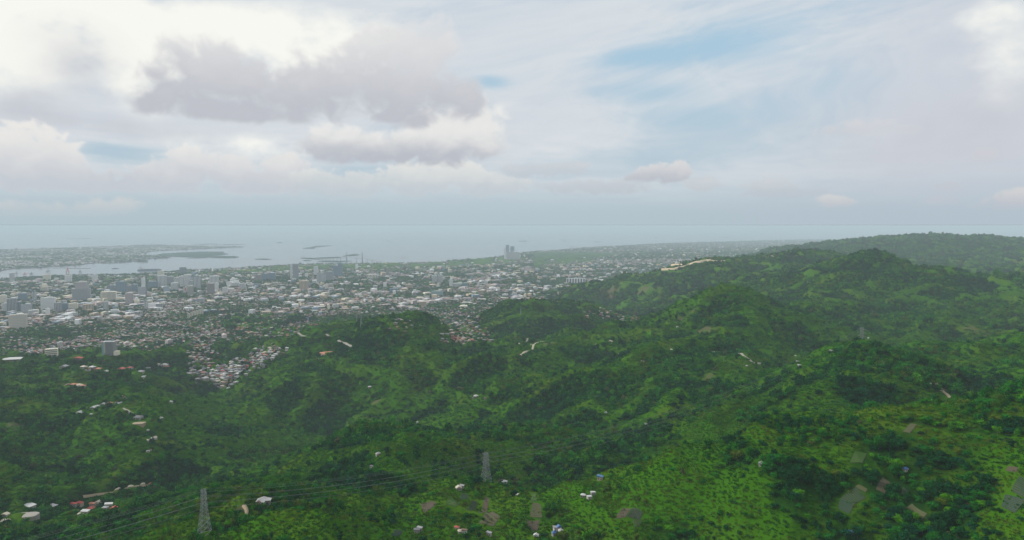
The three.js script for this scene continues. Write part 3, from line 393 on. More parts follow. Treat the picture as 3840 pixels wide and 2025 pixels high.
// hamlets and lone houses on the hills: [sx, sy, width in sight, roof, what sets it apart]
const lone = [
  // valley village at lower left
  [112, 1903, 32, 'white', 'long white roofed house beside the pale village court'], [195, 1898, 32, 'white', 'white roofed house right of the village court'], [277, 1895, 20, 'red', 'small red roofed house at the left of the red roofed village'], [300, 1893, 22, 'red', 'red roofed house with pale walls at the village edge'], [336, 1914, 34, 'red', 'largest red roofed house in the middle of the village'], [320, 1926, 26, 'white', 'white roofed house in front of the largest red roof'], [347, 1896, 20, 'terracotta', 'terracotta roofed house at the back of the village'], [368, 1893, 30, 'cream', 'cream roofed house at the back of the village'], [408, 1898, 26, 'white', 'white roofed house at the right end of the village'], [395, 1906, 20, 'pale grey', 'grey roofed house near the right end of the village'], [427, 1909, 22, 'red', 'dark red roofed house at the far right of the village'], [432, 1919, 22, 'pale grey', 'grey roofed house below the far right of the village'], [304, 1931, 22, 'cream', 'cream roofed house at the front of the village'], [352, 1902, 18, 'rusty brown', 'rusty roofed hut between the village roofs'], [478, 1974, 22, 'white', 'lone white roofed house below the village near the pylon'], [406, 1936, 12, 'white', 'tiny white shed below the village'], [16, 1962, 32, 'cream', 'cream roofed house at the left edge below the court'], [10, 1885, 18, 'rusty brown', 'rusty roofed hut at the left edge above the court'], [20, 1933, 24, 'cream', 'cream roofed house left of the court'],
  // spur above it
  [299, 1551, 22, 'white', 'white roofed house below the spur hamlet'], [342, 1555, 8, 'white', 'tiny white hut beside the house below the spur hamlet'], [348, 1531, 18, 'white', 'white roofed house at the left end of the spur hamlet'], [365, 1526, 18, 'pale grey', 'grey roofed house in the left of the spur hamlet'], [386, 1521, 20, 'pale grey', 'grey roofed house in the middle of the spur hamlet'], [410, 1521, 24, 'terracotta', 'terracotta roofed house in the middle of the spur hamlet'], [438, 1519, 22, 'pale grey', 'long grey house in the right of the spur hamlet'], [455, 1513, 18, 'dark grey', 'dark roofed house in the right of the spur hamlet'], [465, 1495, 18, 'rusty brown', 'rusty roofed house above the spur hamlet'], [452, 1489, 16, 'cream', 'cream roofed house above the spur hamlet'], [476, 1500, 14, 'pale grey', 'grey roofed hut above the spur hamlet'],
  [520, 1572, 30, 'dark grey', 'grey unfinished house on the tan cleared platform'], [553, 1655, 14, 'cream', 'cream hut at the left of the row on the lower spur'], [566, 1650, 16, 'white', 'white roofed hut in the row on the lower spur'], [580, 1645, 16, 'cream', 'cream hut at the right of the row on the lower spur'], [555, 1694, 12, 'pale grey', 'grey hut below the row on the lower spur'], [563, 1691, 10, 'rusty brown', 'rusty hut below the row on the lower spur'], [555, 1617, 9, 'white', 'tiny white hut between platform and lower spur row'], [603, 1569, 16, 'white', 'white roofed hut right of the tan platform'], [638, 1505, 18, 'white', 'small white roofed house on the wooded slope beyond the platform'], [536, 1817, 14, 'cream', 'cream hut at the path end in the left valley'], [563, 1819, 12, 'terracotta', 'terracotta hut at the path end in the left valley'], [443, 1840, 22, 'cream', 'cream roofed hut by the valley path'], [490, 1826, 18, 'cream', 'long cream hut by the valley path'], [110, 1630, 14, 'cream', 'cream hut by the bare patch on the left slope'], [98, 1624, 10, 'white', 'white hut by the bare patch on the left slope'],
  [256, 1447, 22, 'rusty brown', 'rusty roofed house of the reddish cluster on the left hill'], [277, 1445, 24, 'terracotta', 'terracotta house of the reddish cluster on the left hill'], [296, 1449, 22, 'cream', 'cream house of the reddish cluster on the left hill'], [310, 1452, 20, 'terracotta', 'terracotta house at the right of the reddish cluster'],
  [240, 1378, 24, 'pale grey', 'grey house at the left of the upper hillside row'], [315, 1380, 22, 'cream', 'cream house in the upper hillside row'], [331, 1386, 18, 'rusty brown', 'rusty house in the upper hillside row'], [347, 1380, 22, 'white', 'white house in the upper hillside row'], [368, 1385, 20, 'terracotta', 'terracotta house in the upper hillside row'], [398, 1396, 14, 'white', 'white hut at the end of the upper hillside row'], [454, 1386, 26, 'red', 'red roofed house left of the big white house'], [486, 1383, 22, 'red', 'red roofed house touching the big white house'], [518, 1399, 44, 'white', 'big flat white house among trees under the city edge'], [528, 1393, 24, 'pale grey', 'grey annex behind the big white house'], [553, 1383, 18, 'white', 'white roofed house right of the big white house'], [587, 1369, 22, 'cream', 'cream house on the slope right of the big white house'], [614, 1370, 30, 'white', 'long white house on the slope above the wooded gully'], [625, 1378, 20, 'terracotta', 'terracotta house on the slope above the wooded gully'], [291, 1340, 36, 'red', 'broad red roofed house under the concrete frame tower'], [48, 1351, 52, 'white', 'large white hall at the left edge of the city'],
  // middle hills
  [989, 1888, 54, 'white', 'long white roofed farmhouse on the knoll right of the front pylon'], [968, 1892, 20, 'rusty brown', 'rusty shed beside the long white farmhouse'], [1195, 1353, 16, 'cream', 'cream house on the shoulder left of the red compound'], [1178, 1361, 12, 'pale grey', 'grey hut on the shoulder left of the red compound'], [1355, 1335, 14, 'white', 'white hut on the hill right of the red compound'], [1387, 1452, 16, 'white', 'white hut on the bare spur in mid valley'], [1785, 1489, 20, 'white', 'white hut on the spur above the central knoll'], [1776, 1494, 14, 'dark grey', 'dark hut on the spur above the central knoll'], [1820, 1495, 12, 'rusty brown', 'rusty hut on bare ground of the spur above the central knoll'], [1419, 1707, 22, 'pale grey', 'grey hut on the central knoll'], [1395, 1759, 16, 'dark grey', 'dark hut low on the central knoll'], [1566, 1586, 9, 'white', 'tiny white hut behind the central knoll'],
  [1720, 1834, 26, 'cream', 'round cream hut left of the second pylon foot'], [1732, 1829, 14, 'pale grey', 'grey hut behind the round cream hut'], [1890, 1811, 28, 'white', 'white roofed hut right of the second pylon foot'], [1880, 1806, 14, 'dark grey', 'dark shed behind the white hut by the second pylon'], [1563, 1995, 26, 'dark grey', 'dark hut at the bottom of the knoll below the second pylon'], [1574, 1988, 18, 'pale grey', 'grey hut behind the dark hut at the bottom'], [1713, 1982, 20, 'red', 'small red roofed hut at the bottom of the frame'], [1728, 1995, 26, 'cream', 'cream hut beside the small red hut at the bottom'], [1742, 1998, 16, 'rusty brown', 'rusty hut right of the small red hut at the bottom'], [1834, 2008, 12, 'pale grey', 'tiny grey hut at the bottom right of the red hut'],
  [2251, 1797, 26, 'blue', 'blue roofed hut on the crest of the near right ridge'], [2187, 1862, 18, 'white', 'white hut left of the three on the ridge slope'], [2210, 1869, 12, 'white', 'narrow white hut in the middle of the three on the ridge slope'], [2224, 1854, 12, 'white', 'small white hut right of the three on the ridge slope'], [1931, 1858, 28, 'white', 'white roofed hut at the foot of the near ridge'], [2085, 1989, 24, 'pale grey', 'grey hut at the back of the blue cluster'], [2096, 1983, 20, 'blue', 'blue roofed hut at the back of the bottom cluster'], [2080, 2004, 26, 'blue', 'blue roofed hut at the front of the bottom cluster'], [2103, 1997, 16, 'white', 'white hut at the right of the bottom cluster'], [2010, 2012, 20, 'white', 'white roofed hut left of the bottom cluster'],
  [2272, 1550, 8, 'white', 'white hut in the wide wooded hollow'], [2424, 1596, 8, 'pale grey', 'grey hut in the wide wooded hollow'], [2219, 1607, 7, 'white', 'tiny white hut low in the wide hollow'], [2107, 1390, 6, 'white', 'tiny white hut below the grassy resort clearing'], [2801, 1375, 8, 'white', 'white hut below the winding hill road'], [2855, 1744, 17, 'pale grey', 'grey hut on the near right slope'], [2518, 1313, 7, 'white', 'white hut left of the winding hill road'],
  [3467, 1413, 26, 'pale grey', 'grey roofed house of the upper pair on the right crest'], [3488, 1409, 16, 'white', 'white roofed house of the upper pair on the right crest'], [3484, 1444, 22, 'white', 'bright white flat roofed house on the right crest'], [3490, 1452, 16, 'cream', 'cream house below the bright white house'], [3508, 1456, 14, 'white', 'white hut at the lower end of the crest hamlet'], [2947, 1363, 10, 'white', 'white hut beside the wires on the valley slope'], [2984, 1336, 8, 'white', 'white hut above the wires on the valley slope'], [3112, 1319, 10, 'white', 'white hut left of the third pylon'], [3120, 1321, 8, 'white', 'second white hut left of the third pylon'], [2998, 1375, 8, 'white', 'white hut below the wires on the valley slope'], [2992, 1361, 8, 'pale grey', 'grey hut below the wires on the valley slope'], [3257, 1271, 7, 'white', 'white hut right of the third pylon'], [3145, 1215, 7, 'white', 'white hut on the wooded slope above the third pylon'], [3031, 1060, 8, 'white', 'white hut on the far spur crest'], [3052, 1053, 8, 'white', 'second white hut on the far spur crest'], [3375, 1305, 8, 'white', 'white hut under the right hand hill crest'], [3397, 1764, 22, 'blue', 'blue grey tarpaulin hut on the farmed slope'], [3192, 2006, 16, 'blue', 'blue tarpaulin shed at the bottom of the farmed slope'],
  [2290, 1285, 22, 'cream', 'cream house row left of the hill road'], [2300, 1288, 16, 'terracotta', 'terracotta hut left of the hill road'], [2236, 1294, 7, 'white', 'white hut near the cream house row'], [2540, 1228, 9, 'white', 'white hut on the grassy hill shoulder'], [2320, 1330, 8, 'cream', 'cream hut in the hollow below the house row'],
];
for (const [sx, sy, w, roof, label] of lone) { const p = sighted(sx, sy), k = Math.hypot(p.x, p.z) / LENS, r = chance(sx * 7 + sy), W = Math.max(4, w * k * .8); house(p, W, clamp(W * .5, 2.8, 6), W * (.62 + .3 * r()), (r() - .5) * .9, roof, label); }
// red roofed compound on the middle hill
{ const p = sighted(1238, 1330), t = thing('hilltop_compound', 'long terracotta roofed compound on the middle hill', 'building', new THREE.Vector3(p.x, p.y - 1.5, p.z), .12), L = 48;
  part('wall', BOX, WALLS[2], t, null, [L, 7.5, 13]); part('roof', houseShapes[1].roof, ROOFS.terracotta, t, [0, 0, 0], [L, 11.4, 14.5]); part('wing_wall', BOX, WALLS[2], t, [-L * .3, 0, 10], [12, 6, 12]); part('wing_roof', houseShapes[1].roof, ROOFS.terracotta, t, [-L * .3, 0, 10], [13, 9, 13]);
  for (let i = 0; i < 9; i++) part('window', BOX, glassMat, t, [-20 + i * 5, 3, 6.52], [2.2, 2.2, .1]); keepClear(p.x, p.z, 26); }
// crowded settlements spilling down two gullies, and hillside estates
const inside = (pts, x, y) => { let c = false; for (let i = 0, j = pts.length - 1; i < pts.length; j = i++) if (pts[i][1] > y !== pts[j][1] > y && x < (pts[j][0] - pts[i][0]) * (y - pts[i][1]) / (pts[j][1] - pts[i][1]) + pts[i][0]) c = !c; return c; };
const farHouses = houseShapes.map(() => []), farSites = [];
const roofPick = r => { const q = r(); return q < .15 ? 'white' : q < .40 ? 'pale grey' : q < .52 ? 'cream' : q < .72 ? 'rusty brown' : q < .87 ? 'terracotta' : q < .91 ? 'red' : q < .93 ? 'blue' : 'dark grey'; };
const TINT = { 'white': [.42, .40, .385], 'pale grey': [.20, .195, .195], 'rusty brown': [.12, .085, .07], 'red': [.26, .10, .08], 'terracotta': [.28, .16, .12], 'blue': [.10, .16, .24], 'dark grey': [.09, .095, .10], 'cream': [.32, .28, .23] };
let single = lone.length;
const quarters = [
  [[[815, 1440], [772, 1410], [890, 1352], [955, 1322], [1058, 1296], [1066, 1312], [970, 1372], [880, 1412], [836, 1470]], 205, 'of the crowded gully settlement', 1],
  [[[728, 1310], [775, 1300], [792, 1340], [764, 1420], [748, 1455], [726, 1410]], 80, 'of the narrow gully settlement', 1],
  [[[700, 1330], [740, 1255], [800, 1190], [850, 1180], [830, 1250], [790, 1310]], 150, '', 0],
  [[[820, 1265], [900, 1215], [1050, 1180], [1250, 1170], [1180, 1225], [1090, 1262], [930, 1280]], 260, '', 0],
  [[[1650, 1290], [1680, 1235], [1720, 1200], [1790, 1180], [1800, 1230], [1830, 1262], [1828, 1288], [1740, 1286]], 170, '', 0],
  [[[2180, 1190], [2260, 1158], [2290, 1178], [2420, 1190], [2420, 1206], [2340, 1202], [2280, 1190]], 46, '', 0],
  [[[1480, 1240], [1500, 1195], [1580, 1225], [1520, 1228]], 22, '', 0],
  [[[2040, 1100], [2090, 1085], [2230, 1070], [2280, 1058], [2140, 1090], [2060, 1125]], 60, '', 0],
];
{
  const r = chance(808);
  for (const [poly, n, label, each] of quarters) {
    const x0 = Math.min(...poly.map(p => p[0])), x1 = Math.max(...poly.map(p => p[0])), y0 = Math.min(...poly.map(p => p[1])), y1 = Math.max(...poly.map(p => p[1])); let made = 0;
    for (let k = 0; k < n * 12 && made < n; k++) {
      const sx = lerp(x0, x1, r()), sy = lerp(y0, y1, r()); if (!inside(poly, sx, sy)) continue;
      const p = sighted(sx + (r() + r() + r() - 1.5) * 26, sy + (r() + r() + r() - 1.5) * 14); if (!isClear(p.x, p.z, 1.4)) continue; made++;
      const w = 6 + 5 * r(), q0 = r(), roof = !each ? roofPick(r) : q0 < .2 ? 'white' : q0 < .52 ? 'pale grey' : q0 < .74 ? 'dark grey' : q0 < .9 ? 'rusty brown' : q0 < .95 ? 'red' : 'cream', l = w * (.7 + .5 * r()), turn = (r() - .5) * 1.2, h = 4 + 2.6 * r();
      if (each && single < 296) { single++; const shape = (r() * 4) | 0, v = (sy - y0) / (y1 - y0), u = (sx - x0) / (x1 - x0), form = ['gabled', 'hipped', 'lean-to', 'two winged'][shape], size = w < 7.6 ? 'small' : w < 9.4 ? 'middling' : 'large', place = v < .2 ? 'top' : v < .4 ? 'upper' : v < .6 ? 'middle' : v < .8 ? 'lower' : 'bottom', side = u < .4 ? 'left' : u < .7 ? 'mid' : 'right';
        house(p, w, h, l, turn, roof, `${size} ${form} ${roof} roofed house, ${place} ${side} ${label}`, `${roof} roofed houses ${label}`, shape); }
      else { keepClear(p.x, p.z, w * .5); farHouses[(r() * 4) | 0].push([p.x, p.y - .6, p.z, w, h + .6, l, turn, TINT[roof]]); }
    }
  }
}
// landmark towers: [left, right, top, foot] as sighted, colour, kind, what sets it apart
const C = { beige: [.52, .47, .38], grey: [.36, .37, .39], pale: [.66, .66, .65], cream: [.72, .65, .50], mauve: [.34, .31, .32], blue: [.17, .24, .30], dark: [.09, .13, .17], white: [.80, .80, .79], tan: [.56, .44, .30], pink: [.55, .46, .44], teal: [.22, .34, .34], brown: [.34, .27, .24] };
const u1 = ([a, b, t, f]) => [a / 2.683, b / 2.683, 850 + t / 2.683, 850 + f / 2.683], u2 = ([a, b, t, f]) => [960 + a / 2.683, 960 + b / 2.683, 850 + t / 2.683, 850 + f / 2.683];
const towers = [
  [u1([80, 235, 888, 1028]), 'beige', 'slab', 'big beige slab hotel nearest the left edge'], [u1([722, 888, 560, 745]), 'grey', 'step', 'broad grey tower with a narrower mauve upper block'], [u1([403, 530, 716, 845]), 'pale', 'slab', 'broad pale grey block left of the stepped tower'], [u1([540, 606, 766, 862]), 'grey', 'strip', 'grey striped block in front of the broad pale block'], [u1([455, 493, 822, 892]), 'white', 'slab', 'slim white block below the broad pale block'], [u1([198, 302, 782, 884]), 'dark', 'band', 'dark glass block with pale bands'], [u1([275, 362, 842, 896]), 'pale', 'band', 'low pale block beside the dark banded block'], [u1([62, 148, 722, 862]), 'grey', 'strip', 'grey tower with dark left side near the left edge'], [u1([150, 202, 760, 852]), 'blue', 'strip', 'blue grey tower between the striped pair'], [u1([-30, 46, 692, 775]), 'cream', 'slab', 'cream block cut by the left edge'], [u1([14, 76, 772, 862]), 'white', 'band', 'white block at the left edge below the cream one'], [u1([172, 252, 672, 745]), 'blue', 'band', 'pale blue block left of the slim dark tower'], [u1([322, 358, 650, 742]), 'dark', 'strip', 'slim dark tower left of the broad pale block'],
  [u1([92, 132, 468, 562]), 'grey', 'slab', 'lone slender grey tower at the port'], [u1([428, 492, 482, 545]), 'cream', 'slab', 'cream building at the waterfront'], [u1([403, 467, 585, 655]), 'cream', 'step', 'cream stepped building behind the pale blue block'], [u1([645, 706, 490, 562]), 'pale', 'slab', 'pale block at the waterfront'], [u1([920, 972, 487, 552]), 'pale', 'slab', 'pale cube on the waterfront right of the stepped tower'], [u1([1010, 1152, 656, 745]), 'cream', 'dome', 'cream hotel with a small dome'], [u1([1254, 1326, 667, 784]), 'pink', 'strip', 'pinkish striped tower right of the domed hotel'], [u1([1034, 1080, 752, 848]), 'pale', 'strip', 'slim pale tower below the domed hotel'], [u1([1486, 1552, 772, 840]), 'white', 'slab', 'white fronted block on the green belt'], [u1([1450, 1488, 774, 836]), 'dark', 'strip', 'dark slim block left of the white fronted one'], [u1([1560, 1625, 776, 830]), 'grey', 'band', 'grey block right of the white fronted one'],
  [u1([1800, 1866, 410, 475]), 'dark', 'slab', 'dark block standing against the channel'], [u1([1580, 1640, 446, 500]), 'cream', 'slab', 'yellowish block behind the tower cluster'], [u1([1578, 1664, 492, 612]), 'pale', 'strip', 'pale striped tower at the left of the tower cluster'], [u1([1670, 1742, 502, 575]), 'grey', 'strip', 'grey tower in the tower cluster'], [u1([1744, 1802, 512, 585]), 'pale', 'band', 'pale block in the middle of the tower cluster'], [u1([1805, 1842, 496, 612]), 'white', 'strip', 'slim white tower in the tower cluster'], [u1([1846, 1916, 482, 605]), 'white', 'strip', 'tallest white tower in the tower cluster'], [u1([1918, 2006, 500, 625]), 'dark', 'strip', 'tall dark blue tower in the tower cluster'], [u1([1892, 1942, 548, 645]), 'dark', 'band', 'shorter dark tower before the tall dark blue one'], [u1([2104, 2192, 496, 602]), 'white', 'strip', 'boldly striped white tower right of the dark blue one'], [u1([2078, 2148, 572, 680]), 'brown', 'strip', 'brown and white striped tower'], [u1([2150, 2192, 566, 642]), 'pale', 'slab', 'pale tower between the two striped ones'],
  [u1([1420, 1456, 516, 615]), 'white', 'slab', 'slim white tower left of the tower cluster'], [u1([1158, 1252, 552, 675]), 'blue', 'strip', 'broad blue tower with pale front'], [u1([1068, 1134, 592, 655]), 'dark', 'slab', 'dark blue block left of the broad blue tower'], [u1([1378, 1458, 606, 695]), 'dark', 'band', 'dark glass block before the slim white tower'], [u1([1480, 1572, 552, 615]), 'blue', 'band', 'blue glass block left of the tower cluster'], [u1([1712, 1782, 566, 645]), 'white', 'strip', 'white tower with dark right side'], [u1([1880, 1938, 596, 695]), 'beige', 'strip', 'beige grey tower before the dark pair'], [u1([1640, 1694, 602, 665]), 'blue', 'slab', 'small blue block below the grey tower'], [u1([1268, 1312, 592, 655]), 'grey', 'strip', 'grey block right of the broad blue tower'], [u1([1312, 1374, 582, 652]), 'blue', 'band', 'blue block with pale bands right of the broad blue tower'], [u1([1840, 1882, 608, 675]), 'pink', 'slab', 'pink block with red trim in the tower cluster'],
  [u1([2272, 2322, 556, 604]), 'pale', 'slab', 'pale block right of the striped towers'], [u1([2328, 2402, 541, 604]), 'white', 'step', 'white stepped building right of the striped towers'], [u1([2404, 2464, 571, 624]), 'pale', 'band', 'pale banded block near the green belt'], [u1([680, 762, 772, 838]), 'cream', 'slab', 'cream block below the stepped tower'], [u1([822, 918, 782, 845]), 'tan', 'strip', 'tan block below the stepped tower'], [u1([612, 672, 772, 852]), 'blue', 'band', 'blue block left of the cream block'], [u1([1078, 1182, 838, 882]), 'pale', 'step', 'pale stepped building below the slim pale tower'], [u1([2232, 2286, 612, 668]), 'pale', 'slab', 'pale block below the striped towers'], [u1([440, 552, 1234, 1304]), 'cream', 'band', 'cream block at the near edge of the city'],
  [u2([343, 366, 378, 532]), 'pale', 'slab', 'pale twin of the tall dark tower before the bridge'], [u2([366, 424, 373, 535]), 'grey', 'strip', 'tall dark striped tower before the bridge'], [u2([433, 527, 546, 645]), 'tan', 'strip', 'orange beige tower in front of the tall dark one'], [u2([578, 622, 400, 495]), 'pale', 'slab', 'pale tower left of the pointed blue tower'], [u2([768, 832, 392, 505]), 'blue', 'strip', 'broad blue tower beside the pointed one'], [u2([824, 868, 372, 515]), 'blue', 'point', 'blue tower with pointed crown'], [u2([610, 696, 470, 562]), 'dark', 'strip', 'dark tower below the pale one'], [u2([696, 772, 452, 545]), 'grey', 'band', 'grey block between dark and blue towers'], [u2([50, 118, 472, 545]), 'blue', 'strip', 'blue slab at the left of the blue pair'], [u2([120, 192, 465, 540]), 'blue', 'band', 'blue slab at the right of the blue pair'], [u2([-12, 48, 484, 545]), 'brown', 'strip', 'brown striped block left of the blue pair'], [u2([490, 522, 468, 514]), 'white', 'slab', 'small white tower before the pale tower'], [u2([998, 1026, 380, 424]), 'white', 'slab', 'white block near the waterfront under the bridge'], [u2([1308, 1336, 412, 505]), 'brown', 'strip', 'slim dark and pale tower right of the bridge'], [u2([1768, 1824, 490, 575]), 'pale', 'strip', 'left slab of the pale grey pair'], [u2([1828, 1880, 488, 572]), 'pale', 'band', 'right slab of the pale grey pair'], [u2([1944, 1978, 526, 604]), 'pale', 'slab', 'slim pale tower right of the grey pair'], [u2([1978, 2066, 570, 608]), 'pale', 'strip', 'long pale block right of the slim tower'], [u2([2070, 2132, 566, 604]), 'teal', 'band', 'teal block right of the long pale block'], [u2([1338, 1420, 622, 672]), 'blue', 'band', 'blue grey block in the middle of the city'], [u2([1112, 1216, 482, 530]), 'cream', 'strip', 'cream block in the middle of the city'], [u2([1278, 1312, 560, 615]), 'white', 'slab', 'slim white block in the middle of the city'], [u2([2234, 2292, 642, 690]), 'tan', 'strip', 'orange cream block on the right of the city'], [u2([1638, 1712, 756, 804]), 'tan', 'band', 'tan block near the foot of the hills'], [u2([2300, 2332, 530, 585]), 'white', 'step', 'small white tower on the right of the city'], [u2([702, 772, 578, 618]), 'pink', 'band', 'pink low block below the dark tower'], [u2([668, 722, 588, 630]), 'cream', 'slab', 'cream low block below the dark tower'], [u2([1760, 1880, 650, 695]), 'teal', 'frame', 'teal building under construction in the city'], [u2([440, 480, 440, 470]), 'pink', 'slab', 'pink block behind the orange beige tower'], [u2([1500, 1570, 582, 620]), 'tan', 'band', 'tan low block right of the slim white block'], [u2([1690, 1745, 700, 730]), 'pink', 'slab', 'pink low block near the hills'],
  [[2123, 2197, 1044, 1062], 'pale', 'strip', 'long pale tenement row at the foot of the ridge'], [[1968, 1988, 999, 1020], 'pink', 'slab', 'lone pinkish tower on the right plain'],
  [[1889.5, 1897.5, 929, 972], 'white', 'slab', 'slim white tower of the waterfront resort'], [[1896.5, 1910, 919, 955], 'teal', 'strip', 'left glass tower of the waterfront resort'], [[1913.5, 1929, 924, 955], 'teal', 'strip', 'right glass tower of the waterfront resort'], [[1898, 1950, 945, 974], 'pale', 'band', 'low podium block of the waterfront resort'],
];
const townMarks = [], short = { 'big beige slab': 'beige slab hotel', 'narrower mauve': 'stepped grey tower', 'small dome': 'domed cream hotel', 'pinkish striped': 'pinkish striped tower', 'lone slender': 'slender port tower', 'tall dark blue': 'tall dark blue tower', 'boldly striped': 'boldly striped tower', 'against the channel': 'dark channel block', 'white fronted block on': 'white fronted block', 'slim dark tower left': 'slim dark tower', 'tall dark striped': 'tall dark striped tower', 'orange beige': 'orange beige tower', 'pointed crown': 'pointed blue tower', 'left slab of the pale': 'pale grey pair', 'blue grey block in': 'blue grey city block', 'cream block in the middle': 'cream city block', 'orange cream': 'orange cream block', 'tan block near': 'tan foothill block', 'tenement row': 'long tenement row', 'lone pinkish': 'lone pinkish tower', 'slim white tower of': 'white resort tower', 'cream block at the near': 'near cream block', 'small white tower on': 'small white right tower', 'under construction in the city': 'teal unfinished building', 'slim dark and pale': 'slim two toned tower', 'broad blue tower with': 'broad blue tower', 'pale cube': 'pale waterfront cube' };
const towerMats = Object.fromEntries(Object.entries(C).map(([k, c]) => [k, mat(...c, .75)])), darkWin = mat(.07, .09, .11, .3), paleBand = mat(.60, .60, .60, .8), redTrim = mat(.45, .10, .08, .7), concrete = mat(.36, .37, .37, .9), netMat = mat(.16, .30, .27, .9);
function tower([l, r_, top, foot], colour, kind, label, group, at) {
  const sx = (l + r_) / 2, p = at ?? sighted(sx, foot), k = -p.z / LENS / Math.cos(PITCH), w = Math.max(6, (r_ - l) * k * .96), h = Math.max(8, (foot - top) * k), d = clamp(w * .7, 10, 34), m = towerMats[colour];
  const t = thing(kind === 'frame' ? 'unfinished_building' : h > 32 ? 'tower_block' : 'city_building', label, 'building', new THREE.Vector3(p.x, Math.max(p.y, 1) - 1, p.z - d * .5), -Math.atan2(p.x, -p.z) * .8, group), H = h + 1;
  keepClear(p.x, p.z - d / 2, Math.max(w, d) * .6);
  for (const [k, n] of Object.entries(short)) if (label?.includes(k)) townMarks.push([n, p.x, p.z]);
  if (kind === 'step') { part('lower_block', BOX, m, t, null, [w, H * .66, d]); part('upper_block', BOX, towerMats[colour === 'grey' ? 'mauve' : colour], t, [w * .04, H * .66, 0], [w * .72, H * .34, d * .8]); }
  else part('facade', BOX, m, t, null, [w, H, d]);
  const contrast = ['dark', 'blue', 'teal', 'mauve'].includes(colour) ? (colour === 'dark' ? paleBand : towerMats.dark) : darkWin;
  const bodyW = w, bodyH = kind === 'step' ? H * .66 : H;
  if (kind === 'strip') { const n = clamp(Math.round(w / 6), 3, 7); for (let i = 0; i < n; i++) part('window_strip', BOX, contrast, t, [-bodyW / 2 + bodyW * (i + .5) / n, H * .06, d / 2], [bodyW / n * .45, bodyH * .9, .5]); for (const s of [-1, 1]) for (let i = 0; i < 3; i++) part('window_strip', BOX, contrast, t, [s * bodyW / 2, H * .06, -d / 2 + d * (i + .5) / 3], [.5, bodyH * .9, d / 3 * .45]); }
  if (kind === 'band' || kind === 'dome' || kind === 'slab' || kind === 'step' || kind === 'point') { const fine = kind === 'slab', n = clamp(Math.round(bodyH / (fine ? 7 : 5)), 3, 12); for (let i = 0; i < n; i++) part('window_band', BOX, fine ? towerMats.grey : contrast, t, [0, bodyH * (i + .35) / n, 0], [bodyW * .94, bodyH / n * (fine ? .28 : .42), d + .5]); }
  if (kind === 'frame') for (let i = 1; i < 9; i++) part('floor_slab', BOX, concrete, t, [0, H * i / 9, 0], [w * 1.02, H * .012 + .3, d * 1.02]);
  if (kind === 'dome') { part('dome', new THREE.SphereGeometry(1, 14, 8, 0, 6.283, 0, 1.571), towerMats.pale, t, [0, H, 0], [w * .1, w * .1, w * .1]); for (const s of [-1, 1]) part('wing', BOX, m, t, [s * w * .9, 0, 2], [w * .9, H * .3, d]); }
  if (kind === 'point') { part('crown_block', BOX, m, t, [0, H, 0], [w * .6, H * .06, d * .6]); part('spire', new THREE.ConeGeometry(.5, 1, 4).translate(0, .5, 0), m, t, [0, H * 1.06, 0], [w * .5, H * .09, d * .5]); }
  else if (kind !== 'dome') { part('roof_plant', BOX, paleBand, t, [w * .12, H, 0], [w * .42, Math.min(4, H * .07), d * .5]); part('parapet', BOX, m, t, [0, H, d / 2 - .3], [w, 1.1, .6]); }
  if (label?.includes('red trim')) part('red_trim', BOX, redTrim, t, [0, H * .5, d / 2 + .3], [w * .3, H * .42, .5]);
  return t;
}
for (const [box, c, kind, label] of towers) tower(box, c, kind, label);
// concrete frame tower at the near edge of the city: every slab and column shows
{ const p = sighted(403, 1332), k = -p.z / LENS, w = 43 * k, H = 50 * k + 1, d = w * .7, t = thing('unfinished_building', 'bare concrete frame tower wrapped in netting at the near city edge', 'building', new THREE.Vector3(p.x, p.y - 1, p.z - d / 2), .1), n = 13;
  for (let i = 0; i <= n; i++) part('floor_slab', BOX, concrete, t, [0, H * i / n, 0], [w, .45, d]);
  for (let i = 0; i < 7; i++) for (const z of [-.48, .48]) part('column', BOX, concrete, t, [(-.48 + .96 * i / 6) * w, 0, z * d], [.8, H, .8]);
  part('core', BOX, towerMats.grey, t, [0, 0, 0], [w * .5, H * 1.04, d * .5]); part('green_netting', BOX, netMat, t, [-w * .42, 0, d * .5], [w * .16, H * .96, .3]); part('annex', BOX, towerMats.cream, t, [w * .66, 0, 4], [w * .32, H * .3, d * .8]); keepClear(p.x, p.z - d / 2, w); }
// stepped white terraces on the green belt
{ const a = level(1875 / 2.683, 850 + 930 / 2.683, 40), n = 6; for (let i = 0; i < n; i++) { const sx = (1892 + i * 27) / 2.683, foot = 850 + (930 - i * 9) / 2.683, top = 850 + (876 - i * 9) / 2.683; tower([sx - 4.4, sx + 4.6, top, foot], 'cream', 'band', `cream terrace block on the green belt, number ${['one', 'two', 'three', 'four', 'five', 'six'][i]} from the left`); } }

// ───────────────────────── the mass of the city: small houses, sheds, blocks, street trees ─────────────────────────
const pond = [[2030, 969], [2150, 962], [2240, 957], [2340, 952], [2345, 956], [2260, 963], [2240, 960.5], [2160, 968], [2060, 971]].map(([sx, sy]) => { const p = level(sx, sy, 5); return [p.x, p.z]; });
const blockUnits = [['facade'], ['facade']].map((_, k) => { const gs = [vcol(unitBox(1, 1, 1), [1, 1, 1]), vcol(unitBox(.4, .06, .4, .15, 1, 0), [.8, .8, .8])]; const n = 5; for (let i = 0; i < n; i++) gs.push(vcol(k ? unitBox(.94, .075, 1.02, 0, .08 + i * .18, 0) : unitBox(.09, .84, 1.02, -.38 + i * .19, .08, 0), [.22, .25, .28])); return mergeGeometries(gs); });
const joined = houseShapes.map(S => mergeGeometries([vcol(S.walls.clone(), [.72, .68, .64]), vcol(S.roof.clone(), [1, 1, 1])]));
const shedUnit = mergeGeometries([vcol(unitBox(1, .8, 1), [.7, .7, .68]), vcol(gable(1, .2, 1, .8, .01), [1, 1, 1])]);
